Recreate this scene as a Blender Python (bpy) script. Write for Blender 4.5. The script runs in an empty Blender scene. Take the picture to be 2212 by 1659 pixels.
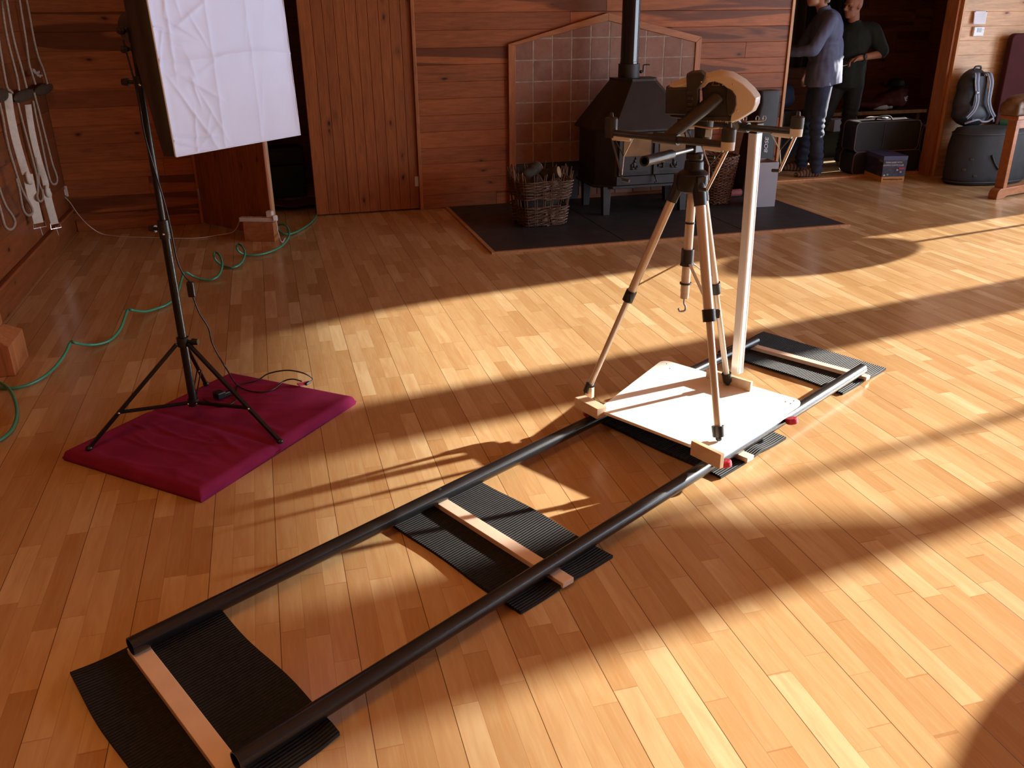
import bpy, bmesh, math, random
from mathutils import Vector, Matrix, Euler
from mathutils import noise as mnoise
random.seed(7)
V = Vector
PI = math.pi
scene = bpy.context.scene
COL = scene.collection

# ------------------------------------------------------------------ camera
CF, CYAW, CPIT, CROL, CH = 1868.96, math.radians(15.281), math.radians(23.137), math.radians(-.5692), 1.6
_w = V((math.sin(CYAW)*math.cos(CPIT), math.cos(CYAW)*math.cos(CPIT), -math.sin(CPIT)))
_r0 = V((math.cos(CYAW), -math.sin(CYAW), 0)); _u0 = _r0.cross(_w)
_r = _r0*math.cos(CROL)+_u0*math.sin(CROL); _u = -_r0*math.sin(CROL)+_u0*math.cos(CROL)
CC = V((0, 0, CH))
cam = bpy.data.objects.new('camera', bpy.data.cameras.new('camera'))
cam.matrix_world = Matrix(((_r.x, _u.x, -_w.x, 0), (_r.y, _u.y, -_w.y, 0), (_r.z, _u.z, -_w.z, CH), (0, 0, 0, 1)))
cam.data.sensor_width = 36; cam.data.lens = CF*36/2212; cam.data.clip_start = .05
COL.objects.link(cam); scene.camera = cam

# measured sight lines of the room: turn a direction into a place on the floor, on a wall, or at a depth
def ray(x, y): return _w+_r*((x-1106)/CF)-_u*((y-829.5)/CF)
def fl(x, y, h=0.):
    d = ray(x, y); return CC+d*((h-CH)/d.z)
def wy(x, y, Y):
    d = ray(x, y); return CC+d*(Y/d.y)
def wx(x, y, X):
    d = ray(x, y); return CC+d*(X/d.x)
def dp(x, y, s): return CC+ray(x, y)*s

# ------------------------------------------------------------------ mesh builder
ORIG = {}
def thing(name, label, cat, loc, group=None):
    o = bpy.data.objects.new(name, None); COL.objects.link(o)
    o.location = loc; o.empty_display_size = .05
    o['label'] = label; o['category'] = cat
    if group: o['group'] = group
    ORIG[o] = V(loc); return o
def tag(o, label, cat, group=None):
    o['label'] = label; o['category'] = cat
    if group: o['group'] = group
    return o
def struct(o):
    o['kind'] = 'structure'; return o

class MB:
    def __init__(s): s.bm = bmesh.new(); s.bm.loops.layers.uv.new('UVMap')
    def quad(s, pts):
        s.bm.faces.new([s.bm.verts.new(p) for p in pts])
    def box(s, c, d, R=None):
        c = V(c); hx, hy, hz = d[0]/2, d[1]/2, d[2]/2
        vs = []
        for x, y, z in ((-1,-1,-1),(1,-1,-1),(1,1,-1),(-1,1,-1),(-1,-1,1),(1,-1,1),(1,1,1),(-1,1,1)):
            p = V((x*hx, y*hy, z*hz))
            if R is not None: p = R @ p
            vs.append(s.bm.verts.new(c+p))
        for f in ((3,2,1,0),(4,5,6,7),(0,1,5,4),(1,2,6,5),(2,3,7,6),(3,0,4,7)): s.bm.faces.new([vs[i] for i in f])
        return s
    def bb(s, a, b): # box by corners
        a, b = V(a), V(b); return s.box((a+b)/2, (abs(b.x-a.x), abs(b.y-a.y), abs(b.z-a.z)))
    def hexa(s, p): # 8 points, bottom ring then top ring
        vs = [s.bm.verts.new(q) for q in p]
        for f in ((3,2,1,0),(4,5,6,7),(0,1,5,4),(1,2,6,5),(2,3,7,6),(3,0,4,7)): s.bm.faces.new([vs[i] for i in f])
        return s
    def loft(s, rings, caps=True, closed=True):
        n = len(rings[0]); R = [[s.bm.verts.new(p) for p in r] for r in rings]
        for a, b in zip(R, R[1:]):
            for i in range(n if closed else n-1):
                j = (i+1) % n
                s.bm.faces.new((a[i], a[j], b[j], b[i]))
        if caps and closed:
            s.bm.faces.new(R[0][::-1]); s.bm.faces.new(R[-1])
        return s
    def tube(s, pts, r, n=8, caps=True, flat=None):
        pts = [V(p) for p in pts]; m = len(pts)
        rs = r if isinstance(r, (list, tuple)) else [r]*m
        t0 = (pts[1]-pts[0]).normalized()
        nrm = t0.orthogonal().normalized()
        rings = []
        for i, p in enumerate(pts):
            t = (pts[min(i+1, m-1)]-pts[max(i-1, 0)])
            t = t.normalized() if t.length > 1e-9 else t0
            nrm = (nrm-t*nrm.dot(t)); nrm = nrm.normalized() if nrm.length > 1e-6 else t.orthogonal().normalized()
            b = t.cross(nrm)
            rings.append([p+(nrm*math.cos(2*PI*k/n)+b*math.sin(2*PI*k/n))*rs[i] for k in range(n)])
        return s.loft(rings, caps)
    def cyl(s, a, b, r0, r1=None, n=20): return s.tube([a, b], [r0, r0 if r1 is None else r1], n)
    def pipe(s, a, b, ro, ri, n=24): # hollow tube
        a, b = V(a), V(b); t = (b-a).normalized(); x = t.orthogonal().normalized(); y = t.cross(x)
        def ring(c, r): return [c+(x*math.cos(2*PI*k/n)+y*math.sin(2*PI*k/n))*r for k in range(n)]
        R = [[s.bm.verts.new(p) for p in q] for q in (ring(a, ro), ring(b, ro), ring(b, ri), ring(a, ri))]
        for i in range(4):
            A, B = R[i], R[(i+1) % 4]
            for k in range(n): s.bm.faces.new((A[k], A[(k+1) % n], B[(k+1) % n], B[k]))
        return s
    def lathe(s, prof, c, n=28, axis=V((0, 0, 1)), caps=True):
        c = V(c); z = V(axis).normalized(); x = z.orthogonal().normalized(); y = z.cross(x)
        return s.loft([[c+z*h+(x*math.cos(2*PI*k/n)+y*math.sin(2*PI*k/n))*max(r, 1e-4) for k in range(n)] for r, h in prof], caps)
    def prism(s, poly, d): # closed 3-D outline pushed along d
        d = V(d); a = [s.bm.verts.new(V(p)) for p in poly]; b = [s.bm.verts.new(V(p)+d) for p in poly]
        n = len(a)
        s.bm.faces.new(a[::-1]); s.bm.faces.new(b)
        for i in range(n): s.bm.faces.new((a[i], a[(i+1) % n], b[(i+1) % n], b[i]))
        return s
    def ell(s, c, r, R=None, n=16, m=10):
        c = V(c); r = V(r) if not isinstance(r, (int, float)) else V((r, r, r))
        def P(i, k):
            th = PI*i/m; p = V((r.x*math.sin(th)*math.cos(2*PI*k/n), r.y*math.sin(th)*math.sin(2*PI*k/n), -r.z*math.cos(th)))
            return c+(R @ p if R is not None else p)
        rings = [[s.bm.verts.new(P(i, k)) for k in range(n)] for i in range(1, m)]
        a, b = s.bm.verts.new(P(0, 0)), s.bm.verts.new(P(m, 0))
        for k in range(n):
            j = (k+1) % n
            s.bm.faces.new((a, rings[0][j], rings[0][k])); s.bm.faces.new((b, rings[-1][k], rings[-1][j]))
            for q in range(len(rings)-1): s.bm.faces.new((rings[q][k], rings[q][j], rings[q+1][j], rings[q+1][k]))
        return s
    def sheet(s, fn, nu, nv, thick=0.):
        g = [[s.bm.verts.new(fn(i/nu, j/nv)) for j in range(nv+1)] for i in range(nu+1)]
        for i in range(nu):
            for j in range(nv): s.bm.faces.new((g[i][j], g[i+1][j], g[i+1][j+1], g[i][j+1]))
        return s
    def build(s, name, m, parent=None, smooth=0, bevel=0, seg=2, sub=0, solid=0):
        bmesh.ops.recalc_face_normals(s.bm, faces=s.bm.faces)
        o_ = V((0, 0, 0))
        if parent is not None: o_ = ORIG[parent]
        if smooth:
            for f in s.bm.faces: f.smooth = True
            th = math.radians(smooth)
            for e in s.bm.edges:
                if len(e.link_faces) == 2 and e.calc_face_angle(0) > th: e.smooth = False
        me = bpy.data.meshes.new(name)
        if parent is not None: bmesh.ops.translate(s.bm, verts=s.bm.verts, vec=-o_)
        else:
            xs = [v.co for v in s.bm.verts]
            o_ = sum(xs, V())/len(xs); o_.z = min(p.z for p in xs)
            bmesh.ops.translate(s.bm, verts=s.bm.verts, vec=-o_)
        s.bm.to_mesh(me); s.bm.free(); me.materials.append(m)
        o = bpy.data.objects.new(name, me); COL.objects.link(o)
        if parent is not None: o.parent = parent
        else: o.location = o_
        ORIG[o] = o_
        if solid:
            k = o.modifiers.new('solid', 'SOLIDIFY'); k.thickness = solid; k.offset = 0
        if bevel:
            k = o.modifiers.new('bevel', 'BEVEL'); k.width = bevel; k.segments = seg; k.limit_method = 'ANGLE'; k.angle_limit = math.radians(35)
        if sub:
            k = o.modifiers.new('sub', 'SUBSURF'); k.levels = sub; k.render_levels = sub
        return o

def cr(pts, k=6): # Catmull-Rom through points
    pts = [V(p) for p in pts]; out = []
    for i in range(len(pts)-1):
        p0, p1, p2, p3 = pts[max(i-1, 0)], pts[i], pts[i+1], pts[min(i+2, len(pts)-1)]
        for j in range(k):
            t = j/k
            out.append(.5*((2*p1)+(p2-p0)*t+(2*p0-5*p1+4*p2-p3)*t*t+(3*p1-p0-3*p2+p3)*t*t*t))
    out.append(pts[-1]); return out
def rotz(a): return Matrix.Rotation(a, 3, 'Z')
def basis(x, y, z): return Matrix((x, y, z)).transposed()

# rounded solid grown from overlapping volumes: one continuous surface
def blob(name, prims, m, parent, vox=.012, smooth=6, bump=None, cuts=(), solid=0):
    b = MB()
    for p in prims:
        if p[0] == 'c':
            a, c, r0, r1 = V(p[1]), V(p[2]), p[3], p[4]
            b.cyl(a, c, r0, r1, 16); b.ell(a, r0, n=16, m=8); b.ell(c, r1, n=16, m=8)
        elif p[0] == 'e': b.ell(p[1], p[2], p[3] if len(p) > 3 else None, n=20, m=12)
        elif p[0] == 'b': b.box(p[1], p[2], p[3] if len(p) > 3 else None)
    bmesh.ops.recalc_face_normals(b.bm, faces=b.bm.faces)
    me = bpy.data.meshes.new('t'); b.bm.to_mesh(me); b.bm.free()
    o = bpy.data.objects.new('t', me); COL.objects.link(o)
    k = o.modifiers.new('r', 'REMESH'); k.mode = 'VOXEL'; k.voxel_size = vox
    if smooth:
        k = o.modifiers.new('s', 'SMOOTH'); k.iterations = smooth; k.factor = .5
    dg = bpy.context.evaluated_depsgraph_get(); dg.update()
    me2 = bpy.data.meshes.new_from_object(o.evaluated_get(dg))
    bpy.data.objects.remove(o); bpy.data.meshes.remove(me)
    o_ = ORIG[parent] if parent is not None else V((0, 0, 0))
    if cuts:
        bm = bmesh.new(); bm.from_mesh(me2)
        for pt, nn in cuts: bmesh.ops.bisect_plane(bm, geom=bm.verts[:]+bm.edges[:]+bm.faces[:], plane_co=pt, plane_no=nn, clear_outer=True)
        bm.to_mesh(me2); bm.free()
    if bump:
        for v in me2.vertices: v.co = bump(v.co.copy(), v.normal.copy())
    for v in me2.vertices: v.co -= o_
    for p in me2.polygons: p.use_smooth = True
    me2.materials.clear(); me2.materials.append(m); me2.name = name
    o = bpy.data.objects.new(name, me2); COL.objects.link(o)
    if parent is not None: o.parent = parent
    ORIG[o] = o_
    if solid:
        k = o.modifiers.new('solid', 'SOLIDIFY'); k.thickness = solid; k.offset = -1
    return o

# ------------------------------------------------------------------ materials
def newmat(name):
    m = bpy.data.materials.new(name); m.use_nodes = True
    nt = m.node_tree; b = nt.nodes['Principled BSDF']; return m, nt, b
class NT:
    def __init__(s, nt): s.nt = nt
    def n(s, t, **k):
        q = s.nt.nodes.new(t)
        for a, v in k.items(): setattr(q, a, v)
        return q
    def l(s, a, b): s.nt.links.new(a, b)
    def val(s, sock, v):
        if isinstance(v, bpy.types.NodeSocket): s.l(v, sock)
        else: sock.default_value = v
    def math(s, op, a, b=0., c=0.):
        q = s.n('ShaderNodeMath', operation=op)
        for i, v in enumerate((a, b, c)): s.val(q.inputs[i], v)
        return q.outputs[0]
    def mix(s, f, a, b, mode='MIX'):
        q = s.n('ShaderNodeMix', data_type='RGBA', blend_type=mode)
        s.val(q.inputs[0], f); s.val(q.inputs[6], a if isinstance(a, bpy.types.NodeSocket) else tuple(a)+(1,)); s.val(q.inputs[7], b if isinstance(b, bpy.types.NodeSocket) else tuple(b)+(1,))
        return q.outputs[2]
    def ramp(s, f, *stops):
        q = s.n('ShaderNodeValToRGB'); e = q.color_ramp.elements
        while len(e) < len(stops): e.new(.5)
        for i, (p, c) in enumerate(stops):
            e[i].position = p; e[i].color = tuple(c)+(1,) if not isinstance(c, (int, float)) else (c, c, c, 1)
        s.l(f, q.inputs[0]); return q.outputs[0]
    def noise(s, vec, scale, detail=3, rough=.5, dist=0.):
        q = s.n('ShaderNodeTexNoise'); s.l(vec, q.inputs['Vector']); q.inputs['Scale'].default_value = scale
        q.inputs['Detail'].default_value = detail; q.inputs['Roughness'].default_value = rough; q.inputs['Distortion'].default_value = dist
        return q.outputs[0]
    def mapping(s, vec, scale=(1, 1, 1), loc=(0, 0, 0), rot=(0, 0, 0)):
        q = s.n('ShaderNodeMapping'); s.l(vec, q.inputs[0]); s.val(q.inputs[1], loc); q.inputs[2].default_value = rot; q.inputs[3].default_value = scale
        return q.outputs[0]
    def bump(s, h, strength, dist=.01):
        q = s.n('ShaderNodeBump'); s.l(h, q.inputs['Height']); q.inputs['Strength'].default_value = strength; q.inputs['Distance'].default_value = dist
        return q.outputs[0]
_cache = {}
def mat(name, c, rough=.5, metal=0., var=.12, vs=8., bump=0., bs=60., spec=.5, coat=0., trans=0., sheen=0., stretch=None):
    if name in _cache: return _cache[name]
    m, nt, b = newmat(name); k = NT(nt)
    tc = k.n('ShaderNodeTexCoord').outputs['Object']
    v = k.mapping(tc, stretch) if stretch else tc
    nz = k.noise(v, vs, 4)
    lo = tuple(max(0, x*(1-var)) for x in c); hi = tuple(min(1, x*(1+var)) for x in c)
    k.l(k.ramp(nz, (.3, lo), (.7, hi)), b.inputs['Base Color'])
    b.inputs['Roughness'].default_value = rough; b.inputs['Metallic'].default_value = metal
    b.inputs['Specular IOR Level'].default_value = spec
    if coat: b.inputs['Coat Weight'].default_value = coat
    if trans: b.inputs['Transmission Weight'].default_value = trans
    if sheen: b.inputs['Sheen Weight'].default_value = sheen
    if bump: k.l(k.bump(k.noise(v, bs, 5, .6), bump, .004), b.inputs['Normal'])
    _cache[name] = m; return m

def wood(name, base, dark, axis=0, rough=.4, knot=1., streak=.5, pvar=.35, fine=1.):
    # boards are separate islands: each gets its own grain offset and tone
    m, nt, b = newmat(name); k = NT(nt)
    tc = k.n('ShaderNodeTexCoord').outputs['Object']
    ri = k.n('ShaderNodeNewGeometry').outputs['Random Per Island']
    off = k.n('ShaderNodeCombineXYZ')
    for i, f in enumerate((37.3, 91.7, 53.1)): k.l(k.math('MULTIPLY', ri, f), off.inputs[i])
    sc = [1., 1., 1.]; sc[axis] = .09
    gv = k.n('ShaderNodeVectorMath', operation='ADD'); k.l(tc, gv.inputs[0]); k.l(off.outputs[0], gv.inputs[1])
    v = k.mapping(gv.outputs[0], tuple(sc))
    g1 = k.noise(v, 22*fine, 5, .55, 1.2)
    g2 = k.noise(v, 90*fine, 3, .6)
    col = k.mix(k.ramp(g1, (.32, 0.), (.72, 1.)), tuple(x*.8 for x in base), tuple(min(1, x*1.18) for x in base))
    col = k.mix(k.math('MULTIPLY', k.ramp(g2, (.45, 0.), (.75, 1.)), .35), col, dark)
    # board to board tone
    r2 = k.math('FRACT', k.math('MULTIPLY', ri, 17.77))
    tone = k.ramp(r2, (0, tuple([1-pvar]*3)), (1, (1+pvar*.35, 1+pvar*.3, 1+pvar*.25)))
    col = k.mix(1., col, tone, 'MULTIPLY')
    if streak: # brown heartwood running along some boards
        sv = k.mapping(gv.outputs[0], tuple(.5 if i == axis else 6. for i in range(3)))
        hs = k.noise(sv, 1.15, 2, .4, .6)
        gate = k.ramp(k.math('FRACT', k.math('MULTIPLY', ri, 7.31)), (.62, 0.), (.7, 1.))
        col = k.mix(k.math('MULTIPLY', k.math('MULTIPLY', k.ramp(hs, (.5, 0.), (.535, 1.)), gate), streak), col, dark)
    if knot:
        kv = k.mapping(gv.outputs[0], tuple(4.6 if i == axis else 10.5 for i in range(3)))
        q = k.n('ShaderNodeTexVoronoi', feature='F1'); k.l(kv, q.inputs['Vector']); q.inputs['Scale'].default_value = 1.
        wob = k.math('ADD', q.outputs['Distance'], k.math('MULTIPLY', k.math('SUBTRACT', k.noise(kv, 5., 2), .5), .18))
        # only some cells carry a knot
        sep = k.n('ShaderNodeSeparateColor'); k.l(q.outputs['Color'], sep.inputs[0])
        has = k.math('GREATER_THAN', sep.outputs[0], 1-.40*knot)
        km = k.math('MULTIPLY', k.ramp(wob, (.05, 1.), (.15, 0.)), has)
        kh = k.math('MULTIPLY', k.ramp(wob, (.12, .45), (.36, 0.)), has)
        col = k.mix(kh, col, tuple(x*.9+y*.1 for x, y in zip(dark, base)))
        col = k.mix(km, col, tuple(x*.35 for x in dark))
    k.l(col, b.inputs['Base Color']); b.inputs['Roughness'].default_value = rough
    b.inputs['Specular IOR Level'].default_value = .3
    k.l(k.bump(g2, .12, .003), b.inputs['Normal'])
    return m

def planks(b, o, a, c, n, L, Hh, pitch, seg=(1.2, 3.), th=.02, cham=.0035, rowoff=0.):
    # o corner, a along the boards, c across, n outward; every board its own island with eased edges
    o, a, c, n = V(o), V(a), V(c), V(n)
    y = -rowoff
    while y < Hh-1e-4:
        y0, y1 = max(y, 0), min(y+pitch, Hh); x = 0.
        if y1-y0 > .004:
            while x < L-1e-4:
                ln = random.uniform(*seg) if seg else L
                if x == 0 and seg: ln *= random.uniform(.3, 1)
                x1 = min(x+ln, L)
                if L-x1 < .25: x1 = L
                rings = []
                for off, ins in ((0, 0), (th-cham, 0), (th, cham)):
                    rings.append([o+a*p+c*q+n*off for p, q in ((x+ins*.6, y0+ins), (x1-ins*.6, y0+ins), (x1-ins*.6, y1-ins), (x+ins*.6, y1-ins))])
                b.loft(rings)
                x = x1
        y += pitch
    return b
# ================================================================== SETTING
XL, XR, YB, YF, ZC = -1.59, 8.5, 7.67, -2.6, 3.3
TH = .17
pine = wood('pine_planks', (.365, .115, .037), (.085, .023, .008), axis=0, rough=.5, knot=.7, streak=.8)
pine_v = wood('pine_boards_upright', (.33, .105, .032), (.07, .02, .007), axis=2, rough=.48, knot=1.15, streak=0, pvar=.18)
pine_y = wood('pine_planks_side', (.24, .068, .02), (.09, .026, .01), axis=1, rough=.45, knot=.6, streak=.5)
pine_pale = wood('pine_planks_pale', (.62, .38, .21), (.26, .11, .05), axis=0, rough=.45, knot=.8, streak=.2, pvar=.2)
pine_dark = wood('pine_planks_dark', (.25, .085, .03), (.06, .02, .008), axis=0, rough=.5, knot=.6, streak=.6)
trim_m = wood('trim_wood', (.42, .16, .06), (.13, .04, .015), axis=2, rough=.4, knot=.25, streak=0)
trim_x = wood('trim_wood_level', (.42, .16, .06), (.13, .04, .015), axis=0, rough=.4, knot=.25, streak=0)
edge_m = wood('edge_wood', (.60, .31, .14), (.25, .10, .04), axis=2, rough=.4, knot=.2, streak=0)
ceil_m = wood('ceiling_boards', (.62, .27, .085), (.3, .1, .03), axis=1, rough=.5, knot=0, streak=0)
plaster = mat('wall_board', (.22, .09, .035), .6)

def floor_mat():
    m, nt, b = newmat('maple_strip_floor'); k = NT(nt)
    tc = k.n('ShaderNodeTexCoord').outputs['Object']
    sp = k.n('ShaderNodeSeparateXYZ'); k.l(tc, sp.inputs[0]); x, y = sp.outputs[0], sp.outputs[1]
    pu = k.math('DIVIDE', k.math('ADD', x, .7305+204.2), .2042)       # panels of three strips
    su = k.math('MULTIPLY', pu, 3.)
    strip = k.math('FLOOR', su)
    wn = k.n('ShaderNodeTexWhiteNoise', noise_dimensions='1D'); k.l(strip, wn.inputs['W'])
    vy = k.math('ADD', k.math('DIVIDE', y, .42), k.math('MULTIPLY', wn.outputs['Value'], 13.))
    # uneven board lengths
    wob = k.n('ShaderNodeTexNoise', noise_dimensions='1D'); k.l(k.math('ADD', k.math('MULTIPLY', vy, .9), k.math('MULTIPLY', strip, 3.7)), wob.inputs['W']); wob.inputs['Scale'].default_value = 1.; wob.inputs['Detail'].default_value = 0
    vy = k.math('ADD', vy, k.math('MULTIPLY', wob.outputs[0], .9))
    segm = k.math('FLOOR', vy)
    cb = k.n('ShaderNodeCombineXYZ'); k.l(strip, cb.inputs[0]); k.l(segm, cb.inputs[1])
    w2 = k.n('ShaderNodeTexWhiteNoise', noise_dimensions='2D'); k.l(cb.outputs[0], w2.inputs['Vector'])
    rnd = w2.outputs['Value']
    off = k.n('ShaderNodeCombineXYZ')
    k.l(k.math('MULTIPLY', rnd, 31.), off.inputs[0]); k.l(k.math('MULTIPLY', rnd, 77.), off.inputs[1])
    gv = k.n('ShaderNodeVectorMath', operation='ADD'); k.l(tc, gv.inputs[0]); k.l(off.outputs[0], gv.inputs[1])
    g1 = k.noise(k.mapping(gv.outputs[0], (1, .12, 1)), 26, 4, .55, .8)
    g2 = k.noise(k.mapping(gv.outputs[0], (1, .05, 1)), 120, 3, .6)
    col = k.ramp(rnd, (0, (.44, .265, .118)), (.3, (.50, .32, .15)), (.7, (.545, .365, .178)), (.95, (.61, .44, .235)), (1, (.66, .50, .28)))
    col = k.mix(k.math('MULTIPLY', k.ramp(g1, (.35, 0.), (.75, 1.)), .45), col, (.40, .165, .045))
    col = k.mix(k.math('MULTIPLY', k.ramp(g2, (.5, 0.), (.8, 1.)), .25), col, (.75, .48, .22))
    fp, fs, fv = k.math('FRACT', pu), k.math('FRACT', su), k.math('FRACT', vy)
    def line(f, wd): # 1 on the seam
        d = k.math('MINIMUM', f, k.math('SUBTRACT', 1., f)); return k.math('LESS_THAN', d, wd)
    big, small, endl = line(fp, .0058), line(fs, .011), line(fv, .0035)
    minor = k.math('MAXIMUM', small, endl)
    col = k.mix(k.math('MULTIPLY', minor, .4), col, (.27, .10, .03))
    col = k.mix(k.math('MULTIPLY', big, .85), col, (.11, .04, .014))
    k.l(col, b.inputs['Base Color'])
    rg = k.math('ADD', .19, k.math('MULTIPLY', rnd, .06)); k.l(rg, b.inputs['Roughness'])
    b.inputs['Specular IOR Level'].default_value = .5
    h = k.math('SUBTRACT', 0., k.math('ADD', big, k.math('MULTIPLY', minor, .25)))
    k.l(k.bump(h, .22, .002), b.inputs['Normal'])
    return m
b = MB(); b.bb((XL-.2, YF-.2, -.15), (XR+.3, 10.4, 0)); o = b.build('floor', floor_mat())
# keep the strip pattern on the room's own axes
for v in o.data.vertices: v.co += o.location
o.location = (0, 0, 0); ORIG[o] = V((0, 0, 0)); struct(o)

def S(name, fn, m, **k):
    b = MB(); fn(b); return struct(b.build(name, m, **k))
# ---- far wall: planked sections either side of the openings
b = MB(); planks(b, (XL, 7.70, 0), (1, 0, 0), (0, 0, 1), (0, -1, 0), 1.02, ZC, .137); b.bb((XL, 7.70, 0), (-.57, 7.84, ZC)); struct(b.build('wall_back_left', pine))
b = MB(); planks(b, (1.285, 7.69, 0), (1, 0, 0), (0, 0, 1), (0, -1, 0), 3.515, ZC, .1359, rowoff=.0135); b.bb((1.285, 7.69, 0), (4.80, 7.84, ZC)); struct(b.build('wall_back', pine))
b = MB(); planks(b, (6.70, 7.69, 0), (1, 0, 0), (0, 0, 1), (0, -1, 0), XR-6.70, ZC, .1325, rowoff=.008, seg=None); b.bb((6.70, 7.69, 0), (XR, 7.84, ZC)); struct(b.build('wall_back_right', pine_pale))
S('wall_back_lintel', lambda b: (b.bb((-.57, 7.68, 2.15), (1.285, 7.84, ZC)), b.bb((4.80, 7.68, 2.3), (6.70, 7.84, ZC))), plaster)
# end board of the hearth wall, jamb of the doorway, door lining
S('trim_1', lambda b: b.bb((4.795, 7.655, 0), (4.825, 7.84, 2.3)), edge_m, bevel=.003)
S('trim_2', lambda b: b.bb((6.683, 7.662, 0), (6.705, 7.70, 2.3)), edge_m, bevel=.002)
S('trim_3', lambda b: b.bb((6.65, 7.70, 0), (6.70, 7.86, 2.3)), trim_m, bevel=.002)
S('trim_4', lambda b: b.bb((1.262, 7.655, 0), (1.29, 7.80, 2.17)), trim_m, bevel=.003)
S('trim_5', lambda b: b.bb((-.60, 7.655, 0), (-.572, 7.84, 2.17)), trim_m, bevel=.003)
S('trim_6', lambda b: b.bb((4.80, 7.86, 0), (6.70, 7.945, .018)), edge_m, bevel=.004)
# ---- left wall, its skirting and the wooden pier
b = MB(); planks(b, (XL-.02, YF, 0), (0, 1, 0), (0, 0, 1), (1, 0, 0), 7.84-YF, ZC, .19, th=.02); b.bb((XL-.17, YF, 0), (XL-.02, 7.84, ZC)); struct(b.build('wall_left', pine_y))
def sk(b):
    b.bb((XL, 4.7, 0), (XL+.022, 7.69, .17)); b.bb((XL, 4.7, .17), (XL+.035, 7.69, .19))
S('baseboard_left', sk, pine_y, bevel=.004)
def skb(b): b.bb((XL+.03, 7.672, 0), (-.62, 7.69, .09))
S('baseboard_back', skb, pine, bevel=.004)
def pier(b):
    b.bb((XL, 4.44, .2), (-1.372, 4.64, ZC)); b.bb((XL, 4.405, 0), (-1.304, 4.685, .15)); b.hexa([(XL, 4.405, .15), (-1.304, 4.405, .15), (-1.304, 4.685, .15), (XL, 4.685, .15), (XL, 4.44, .2), (-1.372, 4.44, .2), (-1.372, 4.64, .2), (XL, 4.64, .2)])
S('trim_7', pier, trim_m, bevel=.004)
# ---- window wall on the right: openings measured back along the sun
def wall_right(b):
    spans = [(-1.7, .95), (1.2, 3.12), (3.23, 4.61), (5.03, 6.34), (8.42, 8.62), (8.63, 8.70), (9.16, 9.26)]
    zz = [(.35, 2.47)]*4+[(.95, 2.0), (.5, .92), (.5, .92)]
    y = YF
    for (a, c), (z0, z1) in zip(spans, zz):
        b.bb((XR, y, 0), (XR+.12, a, ZC)); b.bb((XR, a, 0), (XR+.12, c, z0)); b.bb((XR, a, z1), (XR+.12, c, ZC)); y = c
    b.bb((XR, y, 0), (XR+.12, 10.4, ZC))
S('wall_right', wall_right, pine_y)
def win(n, y0, y1, mull):
    def f(b):
        for a in (y0, y1): b.bb((XR+.03, a-.012, .35), (XR+.09, a+.012, 2.47))
        for a in (.36, 2.46): b.bb((XR+.03, y0, a-.012), (XR+.09, y1, a+.012))
        for q in mull: b.bb((XR+.035, q-.022, .35), (XR+.085, q+.022, 2.47))
    S('window_%d' % n, f, trim_m)
    def fade_slats(b): # unseen slats added at the window head, thickening upward to fade the sunlight
        z = 2.22
        while z < 2.46:
            h = .022*min(.9, max(.08, (z-2.2)/.27)); b.bb((XR+.01, y0, z), (XR+.016, y1, z+h)); z += .022
    S('window_%d_blind' % n, fade_slats, trim_m)
win(1, -1.7, .95, (-.4,)); win(2, 1.2, 3.12, ()); win(3, 3.23, 4.61, (3.655,)); win(4, 5.03, 6.34, ())
def corner(n, pts): S('trim_%d' % n, lambda b: b.prism([(XR+.04, y, z) for y, z in pts], (.04, 0, 0)), trim_m)  # unseen panels added at the window heads to shape the sun bands' ends
corner(8, [(3.23, 1.82), (3.36, 1.91), (3.51, 1.99), (3.62, 2.05), (3.655, 2.11), (3.655, 2.8), (3.23, 2.8)])
corner(9, [(6.34, 2.1), (6.29, 2.26), (6.17, 2.41), (6.02, 2.47), (5.9, 2.8), (6.34, 2.8)])
S('wall_front', lambda b: b.bb((XL-.17, YF-.12, 0), (XR+.12, YF, ZC)), pine)
S('ceiling', lambda b: b.bb((XL-.17, YF-.12, ZC), (XR+.12, 10.5, ZC+.1)), ceil_m)
# ---- store cupboard behind the double doors, lobby behind the doorway
b = MB(); b.bb((-1.0, 9.3, 0), (1.6, 9.4, ZC)); b.bb((-1.1, 7.84, 0), (-1.0, 9.4, ZC)); b.bb((1.6, 7.84, 0), (1.7, 9.4, ZC)); struct(b.build('wall_cupboard', pine_dark))
b = MB(); planks(b, (1.7, 10.3, 0), (1, 0, 0), (0, 0, 1), (0, -1, 0), XR-1.7, ZC, .27, th=.02); b.bb((1.7, 10.3, 0), (XR, 10.4, ZC)); struct(b.build('wall_lobby_back', pine_dark))
S('wall_lobby_left', lambda b: b.bb((4.2, 7.84, 0), (4.3, 10.3, ZC)), pine_dark)

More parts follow.
